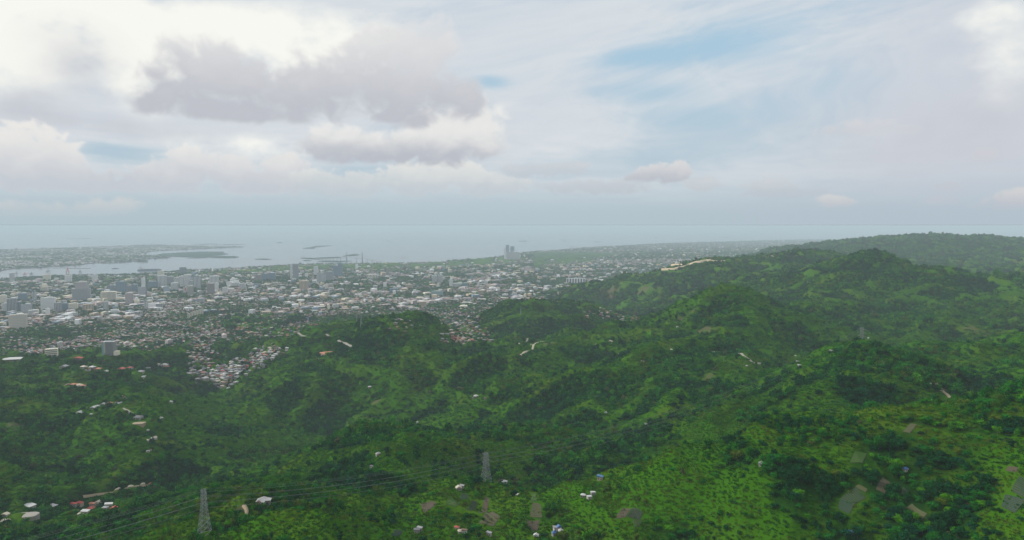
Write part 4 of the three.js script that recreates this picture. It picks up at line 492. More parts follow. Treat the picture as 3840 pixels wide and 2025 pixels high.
const tintMat = new THREE.MeshPhysicalMaterial({ vertexColors: true, roughness: .7, specularIntensity: .4 });
const farBlocks = [[], []], farSheds = [], townTrees = woodCrowns.map(() => []), midrise = [];
{
  const r = chance(909);
  for (let R = 1900; R < 25500; ) {
    const s = R < 3200 ? 10 : R < 5000 ? 10.8 : R < 8000 ? 13.5 : R < 12000 ? 21 : 34, n = Math.floor(1.5 * R / s);
    for (let i = 0; i < n; i++) {
      const a = -.75 + 1.5 * (i + r()) / n, rr = R + (r() - .5) * s, x = rr * Math.sin(a), z = -rr * Math.cos(a), sd = shoreAt(a) - rr;
      if (sd < 25) continue; const up = wildAt(x, z); if (up > 7 + 6 * r()) continue;
      const g = fbm(x / 420 + 5, z / 420, 3) + .5 * fbm(x / 130, z / 130 + 8, 2), green = R < 3000 ? .34 : R < 3800 ? .26 : R < 5000 ? .16 : .06, urban = clamp(.70 - g * 1.5 - green + (sd < 400 ? -.3 : 0)), q = r(), y = groundAt(x, z);
      if (a > .04 && a < .33 && sd < 1300 && rr > 10000 && q < .8) continue;               // open reclaimed land
      const grid = fbm(x / 700, z / 700, 1) * 2, turn = grid + (r() < .5 ? 0 : 1.57) + (r() - .5) * .25;
      if (!isClear(x, z, 5) || (rr > 9000 && a > 0 && inside(pond, x, z))) continue;
      if (q < urban) {
        const b = r();
        if (b < (R > 3600 ? .012 : .004) && R > 2300) { const w = (R > 3600 ? 18 : 12) + (R > 3600 ? 26 : 12) * r(), h = (R < 3500 ? 12 : 14) + 26 * r() * r() * r(); midrise.push([x, y - .5, z, w, h, w * (.5 + .5 * r()), turn, r(), rr]); }
        else if (b < .024 && R > 3600) { const w = 20 + 40 * r() * r(); farSheds.push([x, y - .4, z, w, 8 + 4 * r(), w * (.6 + 1.1 * r()), turn, r() < .22 ? [.46, .45, .43] : mix3([.30, .31, .33], [.34, .24, .20], r())]); }
        else { const k = R < 8000 ? 1 : R < 12000 ? 1.45 : 2.1, w = (5 + 5 * r()) * k; farHouses[(r() * 4) | 0].push([x, y - .4, z, w, 5 + 4 * r(), w * (.8 + .6 * r()), turn, TINT[roofPick(r)].map(v => v * (.8 + .35 * r()))]); }
      } else if (q < urban + (R < 5000 ? .62 : R < 8000 ? .34 : .12)) { const k = (R < 5000 ? 3.2 + 3 * r() : R < 9000 ? 4.5 + 4.5 * r() : 8 + 8 * r()), c = leafTint(r, x, z); townTrees[(r() * 4) | 0].push([x, y - k * .2, z, k * 1.15, k, k * 1.15, r() * 6.3, c]); }
    }
    R += s * .95;
  }
  midrise.sort((p, q) => q[3] * q[4] / q[8] ** 2 - p[3] * p[4] / p[8] ** 2);
  const kinds = [['white', 'white'], ['pale', 'pale grey'], ['cream', 'cream'], ['grey', 'grey'], ['pink', 'pinkish'], ['blue', 'bluish'], ['tan', 'tan']];
  const cut = Math.max(0, 290 - towers.length);
  midrise.forEach(([x, y, z, w, h, l, turn, q, rr], i) => {
    const [key, word] = kinds[Math.floor(q * 6.99)];
    if (i < cut) { const where = besideWhat(x, z, townMarks), form = i % 2 ? 'banded' : 'striped', size = w < 26 ? 'narrow' : w < 34 ? 'broad' : 'huge';
      const t = thing('city_building', `${size} ${word} ${form} block ${where}`, 'building', new THREE.Vector3(x, y, z), turn, `${word} ${form} mid rise blocks ${where}`);
      part('facade', BOX, towerMats[key], t, null, [w, h, l]); part('roof_plant', BOX, paleBand, t, [w * .15, h, 0], [w * .4, 2.4, l * .4]);
      for (let k = 0; k < 5; k++) i % 2 ? part('window_band', BOX, darkWin, t, [0, h * (.1 + k * .18), 0], [w * .95, h * .07, l + .4]) : part('window_strip', BOX, darkWin, t, [w * (-.38 + k * .19), h * .08, 0], [w * .09, h * .82, l + .4]); }
    else farBlocks[i % 2].push([x, y, z, w, h, l, turn, C[key].map(v => v * (.85 + .3 * (q * 7 % 1)))]);
  });
}
function fillTown() {
  const town = new THREE.Group(); town.name = 'city_houses'; scene.add(tag(town, 'dense spread of small houses over the city plain', null, null, 'stuff'));
  farHouses.forEach((l, i) => copies(l, joined[i], tintMat, 'house_mass', town)); copies(farSheds, shedUnit, tintMat, 'shed_mass', town);
  const blocks = new THREE.Group(); blocks.name = 'city_blocks'; scene.add(tag(blocks, 'lesser mid rise blocks across the city plain', null, null, 'stuff'));
  farBlocks.forEach((l, i) => copies(l, blockUnits[i], tintMat, 'block_mass', blocks));
  const tr = new THREE.Group(); tr.name = 'city_trees'; scene.add(tag(tr, 'trees between the houses of the city plain', null, null, 'stuff'));
  townTrees.forEach((l, i) => copies(l, woodCrowns[i], leafMat, 'tree_mass', tr));
  console.log('houses', farHouses.map(l => l.length).join(), 'sheds', farSheds.length, 'blocks', farBlocks.map(l => l.length).join(), 'mid', midrise.length, 'town trees', townTrees.map(l => l.length).join(), 'single', single);
}

// ───────────────────────── islands, bridge, ships, port ─────────────────────────
const isleMat = new THREE.MeshPhysicalMaterial({ vertexColors: true, roughness: 1, specularIntensity: .05 });
function island(name, label, sight, h, tone) {                       // a low island: its shore as sighted at sea level
  const P = sight.map(([sx, sy]) => level(sx, sy, 0)), ring = [], r = chance(Math.round(sight[0][0] * 3 + sight[0][1]));
  for (let i = 0; i < P.length; i++) { const a = P[i], b = P[(i + 1) % P.length], n = 7, L = a.distanceTo(b); for (let k = 0; k < n; k++) { const t = k / n, x = lerp(a.x, b.x, t), z = lerp(a.z, b.z, t), j = k ? (r() - .5) * L * .05 : 0; ring.push(new THREE.Vector2(x + j, -(z + j))); } }
  const g = new THREE.ExtrudeGeometry(new THREE.Shape(ring), { depth: h + 3, bevelEnabled: false }).rotateX(-Math.PI / 2).translate(0, -3, 0), n = g.attributes.position.count, c = new Float32Array(n * 3);
  for (let i = 0; i < n; i++) { const q = .85 + .3 * r(); c.set(tone.map(v => v * q), 3 * i); } g.setAttribute('color', new THREE.BufferAttribute(c, 3)); g.deleteAttribute('uv');
  const m = new THREE.Mesh(g, isleMat); m.name = numbered(name); m.receiveShadow = m.castShadow = true; scene.add(tag(m, label, null, null, 'structure'));
  return { ring, h };
}
const MANG = [.022, .050, .036], TOWNISH = [.10, .105, .11];
const big = island('island', 'large built up island across the strait', [[-700, 1062], [-300, 1040], [0, 1014], [70, 1006], [150, 1003], [190, 999], [260, 996], [300, 993], [355, 986], [430, 986], [500, 980], [548, 983], [552, 977], [430, 976], [560, 971], [640, 966], [600, 960], [540, 956], [545, 946], [600, 940], [700, 936], [790, 932], [915, 926.5], [800, 924.5], [700, 921], [600, 919], [520, 920], [440, 924], [330, 928], [200, 932], [0, 937], [-400, 940], [-900, 950]], 3, TOWNISH);
island('mangrove_island', 'dark mangrove flat off the big island', [[582, 957], [610, 951], [680, 947], [760, 944], [840, 944], [835, 948], [856, 953], [820, 958], [770, 962], [840, 960], [880, 961], [897, 964], [880, 968], [835, 966], [790, 963], [750, 967], [700, 965], [640, 962]], 3.5, MANG);
island('mangrove_island', 'thin mangrove strip in the strait', [[700, 970], [760, 967], [880, 962.5], [897, 965], [860, 968.5], [780, 967], [720, 969]], 3, MANG);
island('islet', 'low islet with a pointed end left of the bridge', [[1136, 933], [1165, 927], [1185, 922], [1245, 921], [1215, 925], [1182, 928], [1175, 933.5]], 4, MANG);
island('islet', 'small dark islet behind the bridge pylons', [[1284, 961], [1310, 955.5], [1330, 953], [1349, 956], [1335, 959], [1300, 961]], 4, MANG);
island('islet', 'long low islet under the bridge', [[1130, 969], [1200, 966], [1270, 963], [1280, 965], [1230, 970], [1160, 972]], 3, MANG);
island('islet', 'dark flat islet below the bridge deck', [[1190, 981], [1230, 978], [1280, 979], [1320, 979], [1275, 983], [1215, 982.5]], 3, MANG);
island('islet', 'tiny dark islet at the left of the strait', [[1134, 977], [1150, 975.6], [1168, 977.5], [1150, 979]], 3, MANG);
island('islet', 'thin far islet at the left horizon', [[250, 896], [300, 894.3], [350, 893.6], [330, 895.4], [280, 896.6]], 6, MANG);
island('islet', 'pale sandbar near the left horizon', [[252, 910.5], [270, 909], [288, 909.6], [270, 911]], 2, [.4, .38, .34]);
island('islet', 'far islet strip beyond the strait, upper one', [[715, 916], [800, 914.2], [815, 915.2], [760, 917]], 4, MANG);
island('islet', 'far islet strip beyond the strait, lower one', [[800, 918.5], [870, 916.4], [920, 917], [880, 918.6]], 4, MANG);
island('islet', 'small far islet left of the pointed islet', [[1036, 911], [1050, 908.4], [1062, 910], [1050, 911.6]], 5, MANG);
island('islet', 'low reef islets in the middle of the strait', [[955, 972], [985, 970], [1020, 972], [1000, 974.5], [970, 973.5]], 2.5, MANG);
island('breakwater', 'thin breakwater in the left strait', [[165, 1004.2], [250, 1005], [340, 1006.4], [340, 1007.4], [250, 1006.2], [165, 1005.2]], 2, [.12, .12, .12]);
// pond and bare reclaimed ground behind the right shore
function flat(name, label, sight, up, m, kind = 'structure', h0 = 0) { const P = sight.map(([sx, sy]) => level(sx, sy, h0)), g = new THREE.ShapeGeometry(new THREE.Shape(P.map(p => new THREE.Vector2(p.x, -p.z)))).rotateX(-Math.PI / 2); const o = new THREE.Mesh(g, m); o.name = numbered(name); o.position.y = h0 + up; o.receiveShadow = true; scene.add(tag(o, label, null, null, kind)); return o; }
flat('lagoon', 'pale lagoon behind the reclaimed right shore', [[2030, 969], [2150, 962], [2240, 957], [2340, 952], [2345, 956], [2260, 963], [2240, 960.5], [2160, 968], [2060, 971]], .5, waterMat, 'structure', 5);
// sparse buildings and groves on the big island
{
  const r = chance(515), blds = [], trees = [], ring = big.ring.map(v => [v.x, -v.y]), xs = ring.map(p => p[0]), zs = ring.map(p => p[1]), x0 = Math.max(-14000, Math.min(...xs)), x1 = Math.max(...xs), z0 = Math.min(...zs), z1 = Math.max(...zs);
  for (let k = 0; k < 60000; k++) { const x = lerp(x0, x1, r()), z = lerp(z0, z1, r()); if (!inside(ring, x, z)) continue; const g = fbm(x / 900, z / 900, 3), w = 14 + 26 * r() * r();
    if (r() < .75 - g * 1.0) blds.push([x, 3, z, w, 6 + 6 * r() + (r() < .02 ? 30 * r() : 0), w * (.6 + .8 * r()), r() * 3, r() < .25 ? [.6, .6, .58] : mix3([.24, .24, .27], [.30, .25, .23], r())]); else trees.push([x, 1.5, z, 14 + 14 * r(), 7 + 5 * r(), 14 + 14 * r(), r() * 6, leafTint(r, x, z)]); }
  const a = new THREE.Group(); a.name = 'island_town'; scene.add(tag(a, 'low buildings spread over the big island', null, null, 'stuff')); copies(blds, shedUnit, tintMat, 'building_mass', a);
  const b = new THREE.Group(); b.name = 'island_groves'; scene.add(tag(b, 'groves between the buildings of the big island', null, null, 'stuff')); copies(trees, woodCrowns[3], leafMat, 'tree_mass', b);
}
// cable stayed bridge over the strait
const steel = mat(.30, .32, .34, .6), paleConcrete = mat(.22, .23, .24, .85);
{
  const A = spot(1300, 983, 9150), B = spot(1358.5, 984, 8960); A.y = B.y = 0;
  const t = thing('bridge', 'cable stayed bridge with two slender pylons across the strait', 'bridge', new THREE.Vector3(A.x, 0, A.z)), rel = v => [v.x - A.x, v.y, v.z - A.z];
  const path = [spot(1130, 968, 10300), spot(1200, 968, 9800), spot(1282, 967, 9300), A, B, spot(1400, 975, 8800), spot(1440, 980, 8600), spot(1520, 984, 8420)].map((v, i) => new THREE.Vector3(v.x, [9, 14, 40, 52, 52, 40, 24, 9][i], v.z));
  const curve = new THREE.CatmullRomCurve3(path.map(v => new THREE.Vector3(...rel(v)))), N = 60, cr = new THREE.Shape([new THREE.Vector2(-2, -13), new THREE.Vector2(2, -13), new THREE.Vector2(2, 13), new THREE.Vector2(-2, 13)]);
  part('deck', new THREE.ExtrudeGeometry(cr, { steps: N, extrudePath: curve, bevelEnabled: false }), paleConcrete, t);
  for (const P of [A, B]) { const g = mergeGeometries([limb([[0, -2, 14], [0, 50, 13], [0, 105, 2]], 4.2, 3, 6), limb([[0, -2, -14], [0, 50, -13], [0, 105, -2]], 4.2, 3, 6), limb([[0, 100, 0], [0, 125, 0], [0, 148, 0]], 3.6, 2.4, 6), new THREE.BoxGeometry(6, 5, 30).translate(0, 46, 0)].map(q => bare_(q))); part('pylon', g, paleConcrete, t, [P.x - A.x, 0, P.z - A.z]); }
  const dir = B.clone().sub(A).normalize();
  for (const P of [A, B]) for (const s of [-1, 1]) for (let k = 1; k <= 9; k++) { const e = P.clone().addScaledVector(dir, s * k * 21), a = new THREE.Vector3(P.x - A.x, 138 - (9 - k) * 5, P.z - A.z), b = new THREE.Vector3(e.x - A.x, 52, e.z - A.z); part('stay_cable', new THREE.TubeGeometry(new THREE.LineCurve3(a, b), 1, .45, 4), steel, t); }
  for (let k = 0; k < 26; k++) { const u = k / 25, p = curve.getPointAt(u); if (p.distanceTo(new THREE.Vector3(0, 52, 0)) < 120 || p.distanceTo(new THREE.Vector3(B.x - A.x, 52, B.z - A.z)) < 90) continue; part('pier', BOX, paleConcrete, t, [p.x, -2, p.z], [5, p.y + 1, 12]); }
}
// ships at anchor and under way
const hullMats = [mat(.10, .13, .16, .7), mat(.16, .10, .09, .7), mat(.20, .23, .25, .7)];
function ship(sx, sy, len, label, k, turn) {
  const p = level(sx, sy, 0), d = Math.hypot(p.x, p.z), L = Math.max(30, len * d / LENS), W = L * .16, t = thing('ship', label, 'ship', new THREE.Vector3(p.x, 0, p.z), turn);
  const s = new THREE.Shape([new THREE.Vector2(-.5, -.5), new THREE.Vector2(.32, -.5), new THREE.Vector2(.5, 0), new THREE.Vector2(.32, .5), new THREE.Vector2(-.5, .5)]), g = new THREE.ExtrudeGeometry(s, { depth: 1, bevelEnabled: false }).rotateX(-Math.PI / 2);
  part('hull', g, hullMats[k % 3], t, [0, -2, 0], [L, L * .055 + 2, W]); part('superstructure', BOX, paleBand, t, [-L * .36, L * .055, 0], [L * .12, L * .09, W * .8]); part('funnel', BOX, hullMats[1], t, [-L * .42, L * .145, 0], [L * .03, L * .03, W * .3]); part('hatch_deck', BOX, hullMats[2], t, [L * .05, L * .055, 0], [L * .62, L * .018, W * .7]); part('mast', BOX, steel, t, [L * .4, L * .05, 0], [L * .008, L * .07, L * .008]);
}
[[562, 1014, 72, 'long dark ship lying in the strait', .2], [432, 1007, 20, 'small dark vessel in the left strait', .3], [1963, 905, 32, 'long ship far out beyond the resort towers', .1], [2003, 925.5, 12, 'small ship right of the resort towers', .2], [2115, 900, 20, 'far ship, upper of the pair in the middle of the bay', .1], [2121, 907, 14, 'far ship, lower of the pair in the middle of the bay', .3], [2239, 907, 25, 'dark ship far out on the right of the bay', .1], [2145, 926, 17, 'dark ship close to the right shore', .2], [1511, 967, 12, 'small boat trailing a wake off the bridge', .2], [1698, 969, 9, 'small boat near the reclaimed shore', .6], [2460, 892, 18, 'faint ship near the right horizon', .1], [2726, 890, 26, 'faint ship at the far right of the bay', .1], [1836, 909, 8, 'tiny ship left of the resort towers', .2], [1458, 905, 14, 'faint ship on the middle horizon', .1], [1936, 937, 10, 'small ship right beside the resort towers', .4]].forEach(([sx, sy, l, label, tn], i) => ship(sx, sy, l, label, i, tn));
// harbour cranes on the left waterfront
[[62, 1040, 26, 'harbour crane left of the lone waterfront tower'], [94, 1042, 24, 'harbour crane in the middle of the left quay'], [118, 1041, 24, 'harbour crane at the right of the left quay'], [181, 1036, 32, 'tall harbour crane behind the cream waterfront building'], [254, 1034, 34, 'tall harbour crane behind the pale waterfront block'], [301, 1034, 26, 'harbour crane right of the pale waterfront block']].forEach(([sx, foot, hpx, label], i) => {
  const p = level(sx, foot, 2), k = -p.z / LENS, H = hpx * k, t = thing('harbour_crane', label, 'crane', new THREE.Vector3(p.x, 2, p.z), i * .5), m = [steel, redTrim, hullMats[0]][i % 3];
  for (const [x, z] of [[-1, -1], [1, -1], [1, 1], [-1, 1]]) part('leg', BOX, m, t, [x * H * .14, 0, z * H * .12], [H * .035, H * .55, H * .035]);
  part('portal_beam', BOX, m, t, [0, H * .52, 0], [H * .34, H * .05, H * .28]); part('boom', BOX, m, t, [H * .12, H * .62, 0], [H * .95, H * .04, H * .06]); part('apex', new THREE.ConeGeometry(.5, 1, 4).translate(0, .5, 0), m, t, [0, H * .55, 0], [H * .2, H * .45, H * .2]); part('cabin', BOX, paleBand, t, [-H * .1, H * .55, 0], [H * .12, H * .08, H * .1]);
});

// ───────────────────────── power line: lattice pylons and wires ─────────────────────────
const zinc = mat(.20, .22, .23, .6, { metalness: .35 });
const bar = (a, b, w) => { const A = new THREE.Vector3(...a), B = new THREE.Vector3(...b), L = A.distanceTo(B), g = new THREE.BoxGeometry(w, L, w).translate(0, L / 2, 0); g.applyQuaternion(new THREE.Quaternion().setFromUnitVectors(new THREE.Vector3(0, 1, 0), B.clone().sub(A).normalize())); return bare_(g.translate(...a)); };
function pylon(x, z, H, base, turn, label, w = .17) {
  const foot = Math.min(...[[-1, -1], [1, -1], [1, 1], [-1, 1]].map(([i, j]) => groundAt(x + i * base / 2, z + j * base / 2))), t = thing('lattice_pylon', label, 'pylon', new THREE.Vector3(x, foot - .4, z), turn), top = base * .3;
  const half = y => { const k = y / H; return lerp(base / 2, top / 2, k < .62 ? k / .62 * .82 : .82 + (k - .62) / .38 * .18); }, corners = [[-1, -1], [1, -1], [1, 1], [-1, 1]];
  const cuts = [0, .13, .25, .36, .46, .55, .63, .71, .79, .87, .94, 1].map(k => k * H);
  for (const [i, j] of corners) part('leg', mergeGeometries(cuts.slice(1).map((y, n) => bar([i * half(cuts[n]), cuts[n], j * half(cuts[n])], [i * half(y), y, j * half(y)], w * 1.3))), zinc, t);
  cuts.slice(1).forEach((y, n) => { const y0 = cuts[n], gs = []; for (let c = 0; c < 4; c++) { const [i, j] = corners[c], [k, l] = corners[(c + 1) % 4], a = half(y0), b = half(y); gs.push(bar([i * a, y0, j * a], [k * b, y, l * b], w * .8), bar([k * a, y0, l * a], [i * b, y, j * b], w * .8), bar([i * b, y, j * b], [k * b, y, l * b], w * .8)); } part('bracing', mergeGeometries(gs), zinc, t); });
  const tips = []; for (const k of [.70, .82, .94]) for (const s of [-1, 1]) { const y = k * H, a = half(y), reach = base * .48; const arm = part('cross_arm', mergeGeometries([bar([s * a, y, a], [s * (a + reach), y, 0], w * .8), bar([s * a, y, -a], [s * (a + reach), y, 0], w * .8), bar([s * a, y + 1.6, 0], [s * (a + reach), y, 0], w * .8)]), zinc, t); part('insulator', new THREE.CylinderGeometry(.14, .14, 1.6, 6), hullMats[0], arm, [s * (a + reach), y - .8, 0]); tips.push([s * (a + reach), y - 1.6, 0]); }
  tips.push([-top / 2, H, 0], [top / 2, H, 0]); keepClear(x, z, base * .62);
  t.updateMatrixWorld(); return tips.map(p => t.localToWorld(new THREE.Vector3(...p)));
}
const T1 = spot(768, 1998, 520), T2 = spot(1823, 1812, 700), T3 = spot(3230, 1318, 1150);
landmark('front pylon', T1.x, T1.z); landmark('second pylon', T2.x, T2.z);
const tall = (T, sx, sy) => clamp(spot(sx, sy, -T.z).y - groundAt(T.x, T.z), 30, 52);
const yaw = (a, b) => Math.atan2(-(b.x - a.x), -(b.z - a.z));
const tips = [
  pylon(T1.x, T1.z, tall(T1, 768, 1826), 8.6, yaw(T1, T2) + .1, 'tall lattice pylon at the lower left foreground'),
  pylon(T2.x, T2.z, tall(T2, 1823, 1690), 10, (yaw(T1, T2) + yaw(T2, T3)) / 2, 'lattice pylon on the knoll left of centre'),
  pylon(T3.x, T3.z, tall(T3, 3230, 1219), 11, yaw(T2, T3), 'faint lattice pylon behind the right hand crest', .15),
];
const before = tips[0].map((p, i) => { const d = T2.clone().sub(T1).setY(0).normalize().applyAxisAngle(new THREE.Vector3(0, 1, 0), -.35); return p.clone().addScaledVector(d, -360).setY(p.y - 40); });
const wireMat = mat(.16, .17, .18, .5, { metalness: .4 });
const order = ['left lower', 'right lower', 'left middle', 'right middle', 'left upper', 'right upper', 'left earth', 'right earth'];
[[before, tips[0], 'leaving the front pylon to the lower left'], [tips[0], tips[1], 'between the front pylon and the second pylon'], [tips[1], tips[2], 'sagging across the valley to the third pylon']].forEach(([A, B, where], n) => order.forEach((o, i) => {
  const a = A[i], b = B[i], L = a.distanceTo(b), sag = L * L * .000042 + 3, c = new THREE.CatmullRomCurve3(Array.from({ length: 13 }, (_, k) => { const u = k / 12, q = a.clone().lerp(b, u); q.y -= 4 * sag * u * (1 - u); return q; }));
  const m = new THREE.Mesh(new THREE.TubeGeometry(c, 36, i > 5 ? .045 : .075, 5), wireMat); m.name = numbered('power_wire'); m.castShadow = true; scene.add(tag(m, `${o} wire ${where}`, 'wire', 'wires of the power line'));
}));
// far masts on the middle hills
[[1355, 1224, 56, 'slim lattice mast on the middle hill top'], [1389, 1170, 34, 'thin lattice mast behind the middle hill'], [1338, 1210, 34, 'thin lattice mast left of the middle hill top'], [1953, 1176, 24, 'pale mast on the slope below the city']].forEach(([sx, foot, hpx, label]) => { const p = sighted(sx, foot), H = hpx * -p.z / LENS; pylon(p.x, p.z, H, H * .13, .4, label, .42); });

// ───────────────────────── roads, tracks, cleared platforms ─────────────────────────
const roadMat = mat(.26, .24, .21, .95, { bumpMap: soft(71, 128, 8, 0, 1), bumpScale: .05 }), dirtMat = mat(.27, .21, .14, 1, { bumpMap: roadMat.bumpMap, bumpScale: .1 }), paleMat = mat(.34, .30, .24, .95);
const tanMat = mat(.50, .40, .27, 1);
function road(name, label, sight, width, m, up = .35, even = false) {
  const P = sight.map(([sx, sy]) => sighted(sx, sy)), c = new THREE.CatmullRomCurve3(P), L = c.getLength(), n = clamp(Math.round(L / 5), 12, 160), pos = [], idx = [], uv = [];
  for (let i = 0; i <= n; i++) { const p = c.getPointAt(i / n), t = c.getTangentAt(i / n), s = new THREE.Vector3(-t.z, 0, t.x).normalize(), w = width / 2 * (1 + .25 * noise(i * .6, width)); let y = -1e9; for (const k of [-1, -.5, 0, .5, 1]) y = Math.max(y, groundAt(p.x + s.x * w * k, p.z + s.z * w * k)); for (const k of [-1, 1]) { pos.push(p.x + s.x * w * k, y + up, p.z + s.z * w * k); uv.push(i * 5 / 8, k); } for (const k of [-1, 1]) pos.push(p.x + s.x * (w + 1) * k, y - 3, p.z + s.z * (w + 1) * k), uv.push(i * 5 / 8, k * 1.3); keepClear(p.x, p.z, w + .8); if (i < n) { const o = i * 4; idx.push(o, o + 4, o + 1, o + 1, o + 4, o + 5, o + 1, o + 5, o + 3, o + 3, o + 5, o + 7, o + 2, o + 6, o, o, o + 6, o + 4); } }
  if (even) { const ys = []; for (let i = 0; i <= n; i++) ys.push(pos[i * 12 + 1]); for (let i = 0; i <= n; i++) { let s = 0, c = 0; for (let k = Math.max(0, i - 14); k <= Math.min(n, i + 14); k++) { s += ys[k]; c++; } for (let v = 0; v < 4; v++) pos[i * 12 + v * 3 + 1] = s / c + up - (v > 1 ? 12 : 0); } }
  const g = new THREE.BufferGeometry(); g.setAttribute('position', new THREE.Float32BufferAttribute(pos, 3)); g.setAttribute('uv', new THREE.Float32BufferAttribute(uv, 2)); g.setIndex(idx); g.computeVertexNormals();
  const o = new THREE.Mesh(g, m); o.name = numbered(name); o.receiveShadow = true; scene.add(tag(o, label, null, null, 'structure'));
}
road('road', 'bare tan road cut along the far ridge', [[2482, 1019], [2530, 1009], [2591, 998], [2660, 984], [2718, 977]], 15, tanMat, 3, true);
road('road', 'second tan bench of the ridge road cut', [[2520, 1004], [2560, 996], [2620, 988], [2664, 980]], 14, tanMat, 6, true);
road('road', 'pale track on the far ridge crest', [[2798, 980], [2850, 972], [2900, 965]], 8, dirtMat, .8);
road('road', 'pale winding hill road right of centre', [[2630, 1319], [2680, 1321], [2740, 1323], [2775, 1326], [2800, 1342], [2825, 1360], [2860, 1364]], 4.5, roadMat);
road('road', 'short pale track in the wooded hollow', [[2400, 1353], [2440, 1354], [2465, 1349]], 3.5, roadMat);
road('road', 'curving drive of the grassy resort clearing', [[1950, 1335], [1975, 1318], [1998, 1306], [1992, 1290], [2020, 1284], [2045, 1280]], 5, paleMat);
road('road', 'edge track of the grassy resort clearing', [[1946, 1290], [1975, 1280], [2005, 1270], [2028, 1268]], 4, paleMat);
road('road', 'pale road beside the red roofed compound', [[1270, 1278], [1290, 1287], [1312, 1296], [1322, 1302], [1312, 1313], [1304, 1320]], 5.5, roadMat);
road('road', 'road along the grassy shoulder', [[1010, 1262], [1060, 1260], [1130, 1257], [1180, 1260], [1235, 1262]], 5, roadMat);
road('road', 'lane from the spur hamlet to the tan platform', [[462, 1530], [485, 1544], [505, 1556], [516, 1563]], 3.6, roadMat);
road('track', 'dirt path on the crest below the right hamlet', [[3490, 1420], [3510, 1440], [3530, 1465], [3562, 1494]], 4, dirtMat);
road('track', 'dirt path through the village valley', [[310, 1861], [380, 1852], [440, 1843], [500, 1826], [560, 1822]], 2.6, dirtMat);
road('track', 'footpath at the lower left knoll', [[915, 1895], [925, 1915], [920, 1935]], 3, dirtMat);
road('street', 'pale street climbing through the near city', [[825, 1265], [822, 1245], [828, 1232], [836, 1218], [822, 1205]], 7, roadMat);
function pad(name, label, sx, sy, w, l, turn, m) {                   // levelled platform with cut banks
  const c = sighted(sx, sy), r = chance(sx), ring = []; for (let k = 0; k < 14; k++) { const a = k / 14 * 6.283, e = .86 + .28 * r(); ring.push(new THREE.Vector2(Math.sign(Math.cos(a)) * Math.pow(Math.abs(Math.cos(a)), .6) * w / 2 * e, Math.sign(Math.sin(a)) * Math.pow(Math.abs(Math.sin(a)), .6) * l / 2 * e)); }
  let y = -1e9; for (const [i, j] of [[0, 0], [.4, 0], [-.4, 0], [0, .4], [0, -.4]]) y = Math.max(y, groundAt(c.x + i * w, c.z + j * l));
  const g = new THREE.ExtrudeGeometry(new THREE.Shape(ring), { depth: 9, bevelEnabled: true, bevelSize: .8, bevelThickness: .4, bevelSegments: 1 }).rotateX(-Math.PI / 2); const o = new THREE.Mesh(g, m); o.name = numbered(name); o.position.set(c.x, lerp(c.y, y, .35) - 9.2, c.z); o.rotation.y = turn; o.receiveShadow = o.castShadow = true; scene.add(tag(o, label, null, null, 'structure')); keepClear(c.x, c.z, Math.max(w, l) * .5);
}
pad('court', 'pale concrete village court', 100, 1934, 27, 15, .1, roadMat);
pad('platform', 'tan cleared building platform on the spur', 522, 1586, 19, 14, .2, dirtMat);
pad('yard', 'bare village yard before the red roofs', 278, 1922, 8, 13, .1, dirtMat);

// ───────────────────────── farm plots on the near slopes ─────────────────────────
const soilA = mat(.056, .044, .026, 1), soilB = mat(.044, .046, .022, 1), rowDark = mat(.006, .045, .012, .95), rowGreen = mat(.030, .100, .004, .95), rowTeal = mat(.012, .045, .024, .95), rowStraw = mat(.070, .078, .030, 1);
function plot(label, sight, rows, soil, row, along) {                // four corners; beds follow the ground
  const Q = sight.map(([sx, sy]) => sighted(sx, sy)), t = new THREE.Group(); landmark(label.split(' ').slice(0, 4).join(' ').replace(/ (on|in|at|of|the|right|left|beside|above|below|behind|low|high|near|over|beds|plot)( .*)?$/, (m, w) => w === 'plot' ? ' plot' : ''), (Q[0].x + Q[2].x) / 2, (Q[0].z + Q[2].z) / 2); t.name = numbered('farm_plot'); t.position.copy(Q[0]); scene.add(tag(t, label, 'field'));
  const at = (u, v) => { const x = lerp(lerp(Q[0].x, Q[1].x, u), lerp(Q[3].x, Q[2].x, u), v), z = lerp(lerp(Q[0].z, Q[1].z, u), lerp(Q[3].z, Q[2].z, u), v); return [x, z]; };
  const sheet = (u0, u1, v0, v1, n, m, up, name, mt, crown) => { const pos = [], idx = []; for (let j = 0; j <= m; j++) for (let i = 0; i <= n; i++) { const [x, z] = at(lerp(u0, u1, i / n), lerp(v0, v1, j / m)); const mid = crown ? (m === 2 ? (j === 1 ? crown : 0) : (i === 1 ? crown : 0)) : 0; pos.push(x - Q[0].x, groundAt(x, z) - Q[0].y + up + mid + .12 * noise(x * .8, z * .8) * (crown ? 1 : .4), z - Q[0].z); } for (let j = 0; j < m; j++) for (let i = 0; i < n; i++) { const o = j * (n + 1) + i; idx.push(o, o + 1, o + n + 1, o + 1, o + n + 2, o + n + 1); } const g = new THREE.BufferGeometry(); g.setAttribute('position', new THREE.Float32BufferAttribute(pos, 3)); g.setIndex(idx); g.computeVertexNormals(); mt.side = THREE.DoubleSide; part(name, g, mt, t); };
  sheet(0, 1, 0, 1, 14, 14, .3, 'soil', soil, 0);
  for (let k = 0; k < rows; k++) { const a = (k + .2) / rows, b = (k + .7) / rows; along ? sheet(a, b, .02, .98, 2, 12, .36, 'crop_row', row, .5) : sheet(.02, .98, a, b, 12, 2, .36, 'crop_row', row, .5); }
  for (let i = 0; i <= 4; i++) for (let j = 0; j <= 4; j++) { const [x, z] = at(i / 4, j / 4); keepClear(x, z, Q[0].distanceTo(Q[2]) * .06); }
}
plot('bare brown plot on the knoll below the second pylon', [[1575, 1888], [1622, 1878], [1640, 1890], [1590, 1925]], 0, soilA, rowDark, true);
